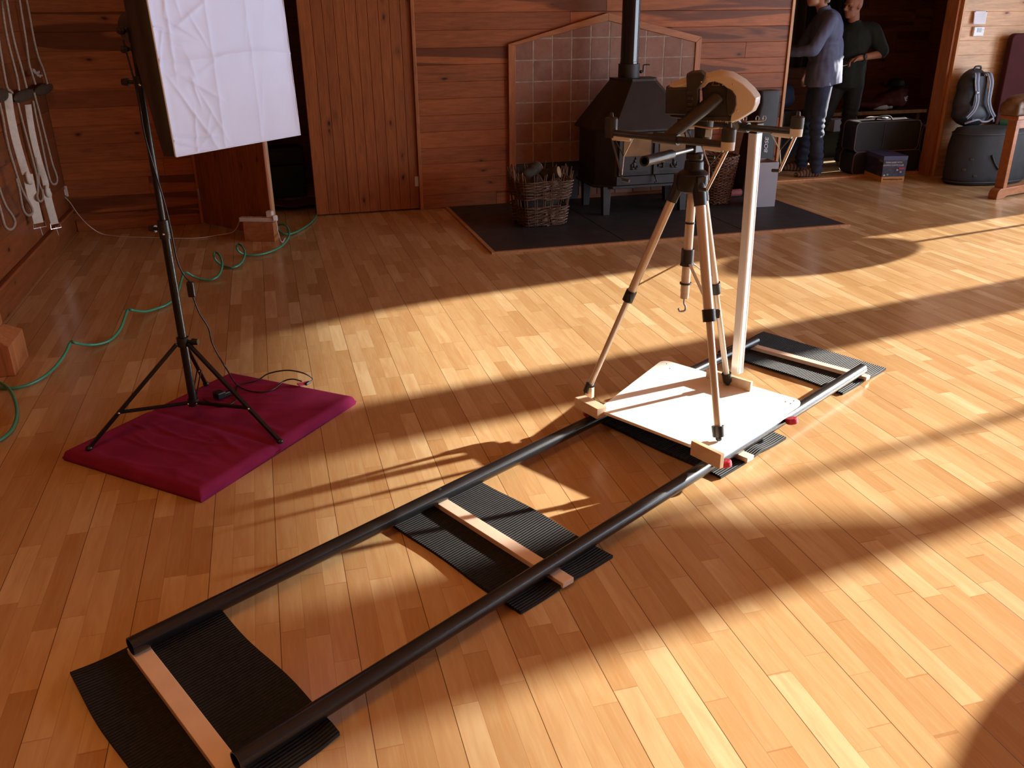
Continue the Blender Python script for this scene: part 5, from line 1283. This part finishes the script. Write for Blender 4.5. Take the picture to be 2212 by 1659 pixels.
# padded equipment cases
casem = mat('black_case_cloth', (.014, .014, .016), .7, var=.2, vs=20, bump=.2, bs=120)
pipm = mat('pink_grey_piping', (.16, .10, .11), .5)
def case(label, c_, w, d, z0, h, rot, seam=True):
    R = rotz(rot); t = thing('equipment_case', label, 'case', V((c_[0], c_[1], z0)), 'padded black cases in the lobby')
    def rr4(cy, z, ins=0): pass
    o = V((c_[0], c_[1], z0)); r_ = .05; pts = []
    for sx, sz, a0 in ((1, 1, 0), (-1, 1, 90), (-1, -1, 180), (1, -1, 270)):
        for i in range(5):
            a = math.radians(a0+22.5*i); pts.append((sx*(w/2-r_)+r_*math.cos(a), h/2+sz*(h/2-r_)+r_*math.sin(a)))
    b = MB(); b.loft([[o+R @ V((x, y, z)) for x, z in pts] for y in (-d/2, d/2)]); b.build('case_body', casem, t, bevel=.012, seg=3)
    for y in (-d/2-.002, d/2+.002):
        b = MB(); q = [o+R @ V((x, y, z)) for x, z in pts]; b.tube(q+[q[0]], .005, 6); b.build('case_piping', pipm, t, smooth=60)
    if seam:
        b = MB(); b.tube([o+R @ V((-.05, -d/2-.004, .03)), o+R @ V((-.05, -d/2-.004, h-.03))], .004, 6); b.build('case_zip', mat('zip_grey', (.05, .05, .05), .5), t, smooth=60)
        b = MB(); b.tube(cr([o+R @ V((-.1, 0, h)), o+R @ V((-.06, 0, h+.035)), o+R @ V((.06, 0, h+.035)), o+R @ V((.1, 0, h))], 5), .009, 8); b.build('case_handle', casem, t, smooth=60)
    return t
case('lower black case lying flat under the piped case', (wy(1895, 330, 8.1).x+.02, 8.07), .80, .24, .0105, .23, -.04, False)
case('black case with pink piping standing on another behind the carton', (wy(1897, 300, 8.1).x, 8.06), .76, .22, .244, .30, -.04)
case('black piped case partly hidden by the doorway post', (wy(1897, 300, 8.1).x+.64, 8.09), .42, .26, .0105, .46, -.04)
b = MB(); b.sheet(lambda u, v: V((6.08+u*.26, 8.0+v*.12, .568+.012*math.sin(u*6)+.006*math.sin(v*5+u*3))), 10, 6); tag(b.build('folded_cloth', mat('grey_white_cloth', (.35, .36, .38), .8), smooth=60, solid=.004), 'pale folded cloth lying on top of the piped black case', 'cloth')
# bench with red jacket and hat
bn = thing('lobby_bench', 'dark wooden bench at the back of the lobby', 'bench', V((7.25, 9.75, 0)))
dkw = mat('dark_bench_wood', (.12, .055, .025), .5, var=.25, vs=6, stretch=(.3, 2, 2))
b = MB(); b.bb((6.5, 9.5, .43), (8.0, 10.0, .46)); b.build('seat', dkw, bn, bevel=.004)
b = MB(); b.bb((6.5, 9.49, .425), (8.0, 9.5, .465)); b.build('front_lipping', edge_m, bn)
for x in (6.55, 7.9):
    b = MB(); b.bb((x, 9.54, 0), (x+.05, 9.96, .43)); b.build('leg', dkw, bn, bevel=.003)
j0 = V((7.62, 9.74, .461)); jk = thing('red_jacket', 'crumpled dark red jacket with a white badge lying on the bench', 'jacket', j0)
def jb(co, n):
    return co+n*.018*mnoise.noise(co*14)
blob('jacket_cloth', [('e', j0+V((-.28, 0, .05)), (.26, .17, .055)), ('e', j0+V((.02, .0, .10)), (.22, .18, .11)), ('e', j0+V((.12, .02, .19)), (.12, .12, .08)), ('e', j0+V((-.1, -.05, .1)), (.17, .12, .07))], mat('dark_red_cloth', (.115, .022, .020), .85, var=.2, vs=8), jk, vox=.016, smooth=6, bump=jb)
b = MB()
q = j0+V((.1, -.185, .13))
for dx, dz, w, h in ((-.014, 0, .010, .052), (.004, .021, .032, .010), (.002, .002, .026, .009), (.004, -.021, .016, .009)): b.box(q+V((dx, 0, dz)), (w, .006, h), Matrix.Rotation(-.5, 3, 'Y'))
b.build('jacket_badge', white_ink, jk)
h0_ = j0+V((.08, .02, .27)); ht = thing('black_hat', 'black hat resting on the red jacket', 'hat', h0_)
b = MB(); b.lathe([(.02, .09), (.07, .085), (.095, .05), (.10, .01), (.15, .0), (.155, -.008), (.10, -.006)], h0_, 24); b.build('hat_crown', casem, ht, smooth=50)
bo = V((7.42, 9.6, .461)); wb_ = thing('white_bottle', 'white capped plastic bottle lying along the bench front', 'bottle', bo)
b = MB(); b.lathe([(.01, -.12), (.028, -.115), (.03, .06), (.014, .085), (.014, .10)], bo+V((0, 0, .031)), 18, V((1, -.15, 0))); b.build('bottle_body', mat('milky_plastic', (.55, .52, .46), .35), wb_, smooth=40)
b = MB(); b.lathe([(.017, .10), (.017, .135), (.01, .138)], bo+V((0, 0, .031)), 16, V((1, -.15, 0))); b.build('bottle_cap', ivory, wb_, smooth=40)
# storage between and behind the men
tub = mat('slate_blue_plastic', (.035, .05, .055), .5); t0 = V((6.52, 9.25, .001))
tb = thing('storage_tub', 'dark teal lidded storage tub on the lobby floor behind the men', 'tub', t0)
b = MB(); b.loft([brec(t0.x, t0.y, .27, .19, t0.z), brec(t0.x, t0.y, .30, .21, .26)]); b.build('tub_body', tub, tb, smooth=30)
b = MB(); b.loft([brec(t0.x, t0.y, .315, .225, .26), brec(t0.x, t0.y, .315, .225, .285), brec(t0.x, t0.y, .30, .21, .295)]); b.build('tub_lid', tub, tb, smooth=30)
b = MB(); b.box((6.50, 9.2, .365), (.20, .15, .135), rotz(.25)); tag(b.build('pale_box', mat('pale_lilac_card', (.55, .58, .72), .6, var=.03), bevel=.003), 'small pale box standing on the dark teal tub', 'box')
bl_ = mat('dark_blue_plastic', (.012, .022, .085), .5); 
x0_ = V((5.62, 9.15, .001)); cr8 = thing('blue_crate', 'dark blue lidded crate on the lobby floor beside the wall end', 'crate', x0_)
b = MB(); b.loft([brec(x0_.x, x0_.y, .30, .2, .001), brec(x0_.x, x0_.y, .33, .22, .38)]); b.build('crate_body', bl_, cr8, smooth=30)
b = MB(); b.loft([brec(x0_.x, x0_.y, .345, .235, .38), brec(x0_.x, x0_.y, .345, .235, .41)]); b.build('crate_lid', mat('grey_lid', (.10, .11, .12), .5), cr8, smooth=30)
g0 = V((5.62, 9.12, .411)); gb = thing('tool_box', 'dark olive tool box with a yellow label on the blue crate', 'tool box', g0)
b = MB(); b.box(g0+V((0, 0, .075)), (.5, .26, .15)); b.build('box_body', mat('dark_olive', (.02, .022, .012), .6), gb, bevel=.008)
b = MB(); b.box(g0+V((.02, -.132, .075)), (.05, .004, .06)); b.build('yellow_label', mat('dim_yellow', (.30, .22, .05), .6), gb)
s0 = V((5.62, 9.12, .562)); sbg = thing('blue_bag', 'rumpled dark blue bag on top of the tool box', 'bag', s0)
blob('bag_cloth', [('e', s0+V((0, 0, .12)), (.24, .16, .12)), ('e', s0+V((.08, 0, .2)), (.14, .12, .1)), ('e', s0+V((-.12, -.02, .14)), (.12, .12, .11))], mat('navy_cloth', (.012, .02, .07), .8, var=.3, vs=10), sbg, vox=.016, smooth=8)
l0 = V((5.36, 8.72, .001)); jug = thing('camping_lantern', 'tall grey white lantern with a wire handle half hidden by the wall end', 'lantern', l0)
b = MB(); b.lathe([(.12, 0), (.13, .03), (.13, .58), (.11, .60)], l0, 24); b.build('lantern_stand', mat('dark_stand', (.03, .03, .035), .6), jug, smooth=40)
b = MB(); b.lathe([(.06, .60), (.09, .66), (.10, .75), (.115, .92), (.115, 1.02), (.095, 1.07), (.05, 1.085)], l0, 26); b.build('lantern_shade', mat('grey_translucent', (.34, .33, .35), .5), jug, smooth=50)
b = MB(); b.tube(cr([l0+V((-.05, 0, 1.08)), l0+V((-.045, 0, 1.135)), l0+V((0, 0, 1.15)), l0+V((.045, 0, 1.135)), l0+V((.05, 0, 1.08))], 5), .006, 8); b.build('wire_handle', wirem, jug, smooth=60)
# hanging coats at the back
for i, (x, c_, lb) in enumerate(((6.3, (.05, .03, .02), 'dark brown curtain length hanging at the back of the lobby'), (6.95, (.012, .012, .013), 'black coat hanging at the back of the lobby'))):
    b = MB(); b.sheet(lambda u, v: V((x+(u-.5)*.62, 10.22+.03*math.sin(u*24+v*2), .95+v*1.3)), 40, 10); tag(b.build('hanging_cloth' if i == 0 else 'hanging_coat', mat('hang_cloth_%d' % i, c_, .9), smooth=60, solid=.006), lb, 'curtain' if i == 0 else 'coat')
# contents of the dark cupboard
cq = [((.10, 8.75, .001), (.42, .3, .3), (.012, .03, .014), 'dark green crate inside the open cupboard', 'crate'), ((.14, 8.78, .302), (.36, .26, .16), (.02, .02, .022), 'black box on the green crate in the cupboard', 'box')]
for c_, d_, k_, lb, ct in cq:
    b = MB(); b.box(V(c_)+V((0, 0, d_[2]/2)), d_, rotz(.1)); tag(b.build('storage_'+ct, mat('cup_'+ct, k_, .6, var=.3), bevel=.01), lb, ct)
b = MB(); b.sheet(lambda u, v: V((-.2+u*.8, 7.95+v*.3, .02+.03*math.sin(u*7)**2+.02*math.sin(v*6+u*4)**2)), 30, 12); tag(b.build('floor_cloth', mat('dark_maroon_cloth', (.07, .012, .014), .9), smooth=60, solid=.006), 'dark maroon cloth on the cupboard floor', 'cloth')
# unseen round shapes added out to the right to cast the rounded floor shadows
maroon = mat('maroon_vinyl', (.055, .012, .014), .8, var=.1, vs=6, spec=.15)
def pedestal(label, c_, zc, ry, rz):
    t = thing('round_shadow_caster', label, 'shadow caster', V((c_[0], c_[1], 0)), 'added shadow casters beyond the right frame edge'); c = V((c_[0], c_[1], 0))
    b = MB(); b.ell(c+V((0, 0, zc)), (.035, ry, rz), n=32, m=18); b.build('shadow_disc', maroon, t, smooth=60)
    b = MB(); b.cyl(c+V((0, 0, .02)), c+V((0, 0, zc-rz+.03)), .022, n=14); b.build('post', blackp, t, smooth=40)
    b = MB(); b.lathe([(.12, 0), (.12, .012), (.03, .03)], c, 24); b.build('base', blackp, t, smooth=40)
    return t
pedestal('unseen round maroon shape on a post added to cast a shadow, the farther one right of the photo', (6.5, 5.69), .784, .37, .255)
pedestal('unseen round maroon shape on a post added to cast a shadow, the nearer one right of the photo', (3.5, 1.20), .39, .52, .29)
# ================================================================== THE TWO MEN
skin = mat('weathered_skin', (.40, .175, .105), .55, var=.1, vs=12)
def man(name, label, B, f):
    f = V((f[0], f[1], 0)).normalized(); l = V((-f.y, f.x, 0)); B = V((B[0], B[1], .0105))
    t = thing(name, label, 'person', B)
    R = basis(f, l, uz)
    return t, (lambda a, b_, c: B+f*a+l*b_+uz*c), R
def hand(L, R, w, dirv, side, palm_n, curl=1.):
    # palm, four bent fingers of different length and a thumb leaving the side of the palm
    d = dirv.normalized(); n = palm_n.normalized(); s = d.cross(n).normalized()*side
    pr = [('c', w, w+d*.03, .024, .026)]
    for q in (-.027, -.009, .009, .027): pr.append(('c', w+d*.02+s*q*.7, w+d*.085+s*q, .0155, .0145))
    for q, ln in ((.029, .068), (.010, .078), (-.010, .072), (-.028, .056)):
        k0 = w+d*.088+s*q; k1 = k0+(d*.75+n*.65*curl).normalized()*ln*.48; k2 = k1+(d*.15+n*1.0*curl).normalized()*ln*.32; k3 = k2+(d*-.35+n*.9*curl).normalized()*ln*.25
        pr += [('c', k0, k1, .0098, .0092), ('c', k1, k2, .0092, .0086), ('c', k2, k3, .0086, .0076)]
    t0 = w+d*.03+s*.026; t1 = t0+(d*.6+s*.7+n*.25).normalized()*.045; t2 = t1+(d*.85+s*.1+n*.5).normalized()*.034
    pr += [('c', t0, t1, .0135, .0115), ('c', t1, t2, .0112, .009)]
    return pr
def head(L, R, c, yaw, tilt=0., nose=1.):
    # c: centre of the skull in local offsets; yaw turns the face to the figure's left
    Rh = R @ rotz(yaw) @ Matrix.Rotation(tilt, 3, 'Y'); C0 = L(*c)
    def h(a, b_, z): return C0+Rh @ V((a, b_, z))
    p = [('e', h(-.005, 0, .025), (.098, .077, .098), Rh), ('e', h(.035, 0, -.045), (.066, .060, .075), Rh), ('e', h(.068, 0, -.095), (.028, .032, .022), Rh),
         ('e', h(.03, 0, -.085), (.06, .055, .032), Rh), ('e', h(.082, 0, .022), (.022, .055, .014), Rh), ('c', h(.092, 0, .012), h(.116, 0, -.030), .010, .0145),
         ('e', h(.106, .011, -.034), (.010, .009, .008), Rh), ('e', h(.106, -.011, -.034), (.010, .009, .008), Rh), ('e', h(.090, 0, -.062), (.012, .026, .007), Rh), ('e', h(.088, 0, -.075), (.012, .022, .007), Rh)]
    for s in (-1, 1):
        p += [('e', h(-.005, s*.079, -.012), (.018, .008, .031), Rh), ('e', h(.066, s*.045, -.028), (.022, .022, .022), Rh)]
    return p, h
def eyes(h, t, m):
    for s in (-1, 1):
        b = MB(); b.ell(h(.0865, s*.031, .000), .0105, n=12, m=8); b.build('eye', m, t, smooth=60)
eye_m = mat('eye_dark', (.09, .07, .06), .2)
def foot(L, p, d, ln, m, t, name='sock', h=.075):
    d = d.normalized(); q = V((-d.y, d.x, 0))
    blob(name, [('c', p+uz*.13, p+uz*.06, .047, .048), ('e', p+uz*.038+d*-.015, (.045, .04, .038), basis(d, q, uz)), ('c', p+d*.03+uz*.055, p+d*(ln*.55)+uz*.033, .042, .034), ('e', p+d*(ln*.62)+uz*.026, (.065, .046, .026), basis(d, q, uz)), ('e', p+d*(ln*.3)+uz*.018, (.12, .038, .018), basis(d, q, uz))], m, t, vox=.009, smooth=4)

# ---- man in the blue shirt, back and left side to the camera
t, L, R = man('person', 'grey haired man in loose blue shirt and jeans, standing back turned at the doorway', (5.53, 8.15), (-.93, .36))
t.scale = (1.03, 1.03, 1.06)
hp, hh = head(L, R, (.14, 0, 1.665), .15, .12)
eA, wA = L(.17, .27, 1.17), L(.40, .20, 1.14)
eB, wB = L(.20, -.27, 1.15), L(.42, -.14, 1.16)
fl1, fl2 = L(-.01, .17, 0), L(.06, -.19, 0)
body = [('e', L(0, 0, .95), (.12, .16, .13), R), ('e', L(.02, 0, 1.12), (.115, .155, .15), R), ('e', L(.02, 0, 1.33), (.12, .175, .18), R), ('c', L(.03, .15, 1.43), L(.03, -.15, 1.43), .062, .062), ('c', L(.04, 0, 1.44), L(.10, 0, 1.58), .058, .052),
        ('c', L(.03, .185, 1.42), eA, .048, .038), ('c', eA, wA, .037, .027), ('c', L(.03, -.185, 1.42), eB, .048, .038), ('c', eB, wB, .037, .027),
        ('c', L(0, .085, .92), L(.02, .12, .5), .08, .052), ('c', L(.02, .12, .5), fl1+uz*.09, .05, .034), ('c', L(0, -.085, .92), L(.05, -.11, .5), .08, .052), ('c', L(.05, -.11, .5), fl2+uz*.09, .05, .034)]
body += hp+hand(L, R, wA, wA-eA, 1, L(0, -1, -.3)-L(0, 0, 0))+hand(L, R, wB, wB-eB, -1, L(0, 1, -.3)-L(0, 0, 0))
bd_ = blob('body', body, skin, t, vox=.008, smooth=3); eyes(hh, t, eye_m)
def cloth(amp, fr, seed):
    def f_(co, n):
        return co+n*amp*(mnoise.noise(V((co.x*fr, co.y*fr, co.z*fr*.45+seed)))+.5*mnoise.noise(V((co.x*fr*2.3, co.y*fr*2.3, co.z*fr+seed+5))))
    return f_
shirt_m = mat('blue_linen_shirt', (.075, .085, .155), .75, var=.12, vs=30, bump=.25, bs=240)
sh_ = [('e', L(-.005, 0, .98), (.165, .20, .2), R), ('e', L(.01, 0, 1.15), (.155, .19, .19), R), ('e', L(.005, 0, 1.33), (.155, .205, .19), R), ('c', L(.025, .155, 1.43), L(.025, -.155, 1.43), .078, .078), ('c', L(.035, 0, 1.45), L(.065, 0, 1.52), .072, .064),
       ('c', L(-.02, .0, 1.2), L(-.03, 0, .86), .15, .165), ('c', L(.02, .07, 1.0), L(.02, .075, .84), .13, .13), ('c', L(.02, -.07, 1.0), L(.02, -.075, .84), .13, .13),
       ('c', L(.03, .19, 1.42), eA, .072, .06), ('c', eA, eA+(wA-eA)*.8, .058, .044), ('c', L(.03, -.19, 1.42), eB, .072, .06), ('c', eB, eB+(wB-eB)*.8, .058, .044)]
hem = L(0, 0, .855)
blob('shirt', sh_, shirt_m, t, vox=.010, smooth=5, bump=cloth(.011, 9, 1.), cuts=[(hem, V((.12, .0, -1))), (L(.08, 0, 1.535), (V((R[0][0], R[1][0], 0))*.25+uz))], solid=.004)
jean = mat('dark_blue_denim', (.014, .024, .058), .8, var=.35, vs=14, bump=.2, bs=300)
jn = [('e', L(0, 0, .93), (.135, .17, .14), R)]
for hp_, kn_, fx in ((L(0, .085, .88), L(.02, .12, .5), fl1), (L(0, -.085, .88), L(.05, -.11, .5), fl2)): jn += [('c', hp_, kn_, .098, .072), ('c', kn_, fx+uz*.14, .072, .062), ('c', fx+uz*.2, fx+uz*.06, .062, .068)]
def denim(co, n): # creases gathered at knee and ankle
    k = math.exp(-((co.z-.47)/.13)**2)+math.exp(-((co.z-.16)/.12)**2)
    return co+n*(.007*k*math.sin(co.z*95+4*mnoise.noise(co*8))+.006*mnoise.noise(co*10))
blob('jeans', jn, jean, t, vox=.010, smooth=4, bump=denim, cuts=[(fl1*0+V((0, 0, .055)), V((0, 0, -1)))])
def sockmat():
    m, nt, b = newmat('striped_sock'); k = NT(nt); tc = k.n('ShaderNodeTexCoord').outputs['Object']; sp = k.n('ShaderNodeSeparateXYZ'); k.l(tc, sp.inputs[0])
    s = k.math('SINE', k.math('MULTIPLY', sp.outputs[0], 210)); k.l(k.mix(k.math('GREATER_THAN', s, .3), (.05, .03, .022), (.22, .11, .06)), b.inputs['Base Color']); b.inputs['Roughness'].default_value = .9; return m
sk_ = sockmat()
foot(L, fl1, L(1, .15, 0)-L(0, 0, 0), .25, sk_, t); foot(L, fl2, L(1, -.1, 0)-L(0, 0, 0), .25, sk_, t)
hair_m = mat('grey_curly_hair', (.30, .25, .20), .8, var=.35, vs=60, bump=.6, bs=120)
rr = random.Random(5); hr = [('e', hh(-.035, 0, .035), (.095, .086, .098), R)]
for i in range(90):
    a, e_ = rr.uniform(.55, 2*PI-.55), rr.uniform(-.75, 1.4)
    hr.append(('e', hh(-.012+.098*math.cos(e_)*math.cos(a), .085*math.cos(e_)*math.sin(a), .03+.098*math.sin(e_)), (rr.uniform(.014, .024),)*3))
for i in range(26): hr.append(('e', hh(-.08+rr.uniform(-.02, .03), rr.uniform(-.07, .07), rr.uniform(-.10, -.02)), (rr.uniform(.014, .022),)*3))
blob('hair', hr, hair_m, t, vox=.007, smooth=2)
b = MB(); b.tube(cr([L(-.155, .02, 1.12), L(-.175, .03, 1.10), L(-.165, .03, 1.08)], 4), .004, 6); b.build('shirt_tag', white_ink, t, smooth=60)

# ---- bald man in the dark T-shirt, turned half towards the camera, face in profile
t, L, R = man('person', 'bald man in dark T-shirt and trousers with a wristwatch, looking left', (6.15, 8.60), (-.60, -.80))
t.scale = (1.0, 1.0, 1.035)
hp, hh = head(L, R, (.05, -.03, 1.585), -.75, .05)
eA, wA = L(-.03, .325, 1.13), L(.20, .10, 1.095)
eB, wB = L(.04, -.34, 1.12), L(.20, -.42, .93)
fl1, fl2 = L(.02, .05, 0), L(.22, -.33, 0)
body = [('e', L(0, 0, .90), (.125, .165, .13), R), ('e', L(.02, 0, 1.06), (.135, .165, .15), R), ('e', L(.01, 0, 1.25), (.13, .185, .17), R), ('c', L(.0, .155, 1.36), L(.0, -.155, 1.36), .062, .062), ('c', L(.01, -.005, 1.36), L(.035, -.02, 1.52), .062, .058),
        ('c', L(.0, .19, 1.35), eA, .052, .043), ('c', eA, wA, .043, .029), ('c', L(.0, -.19, 1.35), eB, .052, .043), ('c', eB, wB, .043, .029),
        ('c', L(0, .085, .88), L(.04, .08, .48), .085, .056), ('c', L(.04, .08, .48), fl1+uz*.09, .054, .036), ('c', L(0, -.085, .88), L(.14, -.19, .48), .085, .056), ('c', L(.14, -.19, .48), fl2+uz*.09, .054, .036)]
body += hp+hand(L, R, wA, L(.10, -.20, -.05)-L(0, 0, 0), 1, L(.2, 0, -1)-L(0, 0, 0), .9)+hand(L, R, wB, wB-eB, -1, L(0, .9, -.1)-L(0, 0, 0), .6)
bd_ = blob('body', body, skin, t, vox=.0075, smooth=3); eyes(hh, t, eye_m)
tee = mat('dark_green_cotton', (.010, .017, .014), .85, var=.2, vs=20, bump=.15, bs=200)
ts = [('e', L(-.005, 0, .98), (.155, .19, .19), R), ('e', L(.02, 0, 1.08), (.16, .19, .17), R), ('e', L(.0, 0, 1.26), (.15, .205, .18), R), ('c', L(0, .16, 1.36), L(0, -.16, 1.36), .076, .076), ('c', L(.0, 0, 1.34), L(.01, -.005, 1.42), .12, .075), ('c', L(0, 0, 1.0), L(0, 0, .82), .155, .16), ('c', L(0, .05, 1.0), L(0, .06, .82), .13, .13), ('c', L(0, -.05, 1.0), L(0, -.06, .82), .13, .13)]
m_ = L(0, .19, 1.35); ts += [('c', m_, m_+(eA-m_)*.86, .078, .082), ('c', L(0, -.19, 1.35), L(0, -.19, 1.35)+(eB-L(0, -.19, 1.35))*.86, .078, .082)]
blob('t_shirt', ts, tee, t, vox=.010, smooth=5, bump=cloth(.010, 9, 4.), cuts=[(L(0, 0, .80), V((0, 0, -1))), (L(.02, 0, 1.455), V((-.12, -.15, 1)))], solid=.004)
trs = mat('black_trousers', (.010, .011, .011), .8, var=.3, vs=14, bump=.2, bs=200)
tr = [('e', L(0, 0, .88), (.145, .175, .14), R)]
for hp_, kn_, fx in ((L(0, .085, .84), L(.04, .08, .48), fl1), (L(0, -.085, .84), L(.14, -.19, .48), fl2)): tr += [('c', hp_, kn_, .102, .08), ('c', kn_, fx+uz*.12, .08, .068), ('c', fx+uz*.16, fx+uz*.07, .068, .072)]
blob('trousers', tr, trs, t, vox=.010, smooth=4, bump=denim, cuts=[(V((0, 0, .06)), V((0, 0, -1)))])
sk2 = mat('oatmeal_sock', (.36, .30, .20), .9, var=.15, vs=40, bump=.3, bs=300)
foot(L, fl1, V((.35, -.94, 0)), .25, sk2, t); foot(L, fl2, L(1, -.3, 0)-L(0, 0, 0), .25, sk2, t)
wd_ = (eA-wA).normalized(); wq = wA+wd_*.045; xw = wd_.orthogonal().normalized(); yw = wd_.cross(xw)
b = MB(); b.lathe([(.0335, -.012), (.0365, -.012), (.0365, .012), (.0335, .012)], wq, 24, wd_, caps=False); b.build('watch_strap', blackp, t, smooth=40, solid=.002)
b = MB(); nv = (CC-wq).normalized(); nv = (nv-wd_*nv.dot(wd_)).normalized(); b.cyl(wq+nv*.033, wq+nv*.045, .021, n=20); wf = b.build('watch_case', blackp, t, smooth=40); b = MB(); b.cyl(wq+nv*.0451, wq+nv*.046, .017, n=20); b.build('watch_face', mat('watch_glass', (.10, .10, .11), .15), t, smooth=40)
hq = wA+(L(.10, -.20, -.05)-L(0, 0, 0)).normalized()*.125
b = MB(); dd = (L(.3, -1, -.25)-L(0, 0, 0)).normalized(); b.cyl(hq-dd*.03, hq+dd*.075, .0042, n=10); tag(b.build('pen', alu, smooth=40), 'slim pale pen held in the fingers of the bald man', 'pen')
q = fl(1714, 358, .0105); d = V((-.9, .1, 0))
blob('lone_shoe', [('c', q+uz*.05, q+d*.16+uz*.035, .045, .04), ('e', q+d*.17+uz*.03, (.07, .045, .03)), ('e', q+d*.05+uz*.018, (.12, .04, .018)), ('e', q+uz*.06, (.05, .042, .045))], mat('grey_brown_suede', (.09, .06, .04), .9), None, vox=.009, smooth=4)
tag(bpy.data.objects['lone_shoe'], 'grey brown shoe lying on the rug beyond the striped socked foot', 'shoe'); bpy.data.objects['lone_shoe'].name = 'shoe'
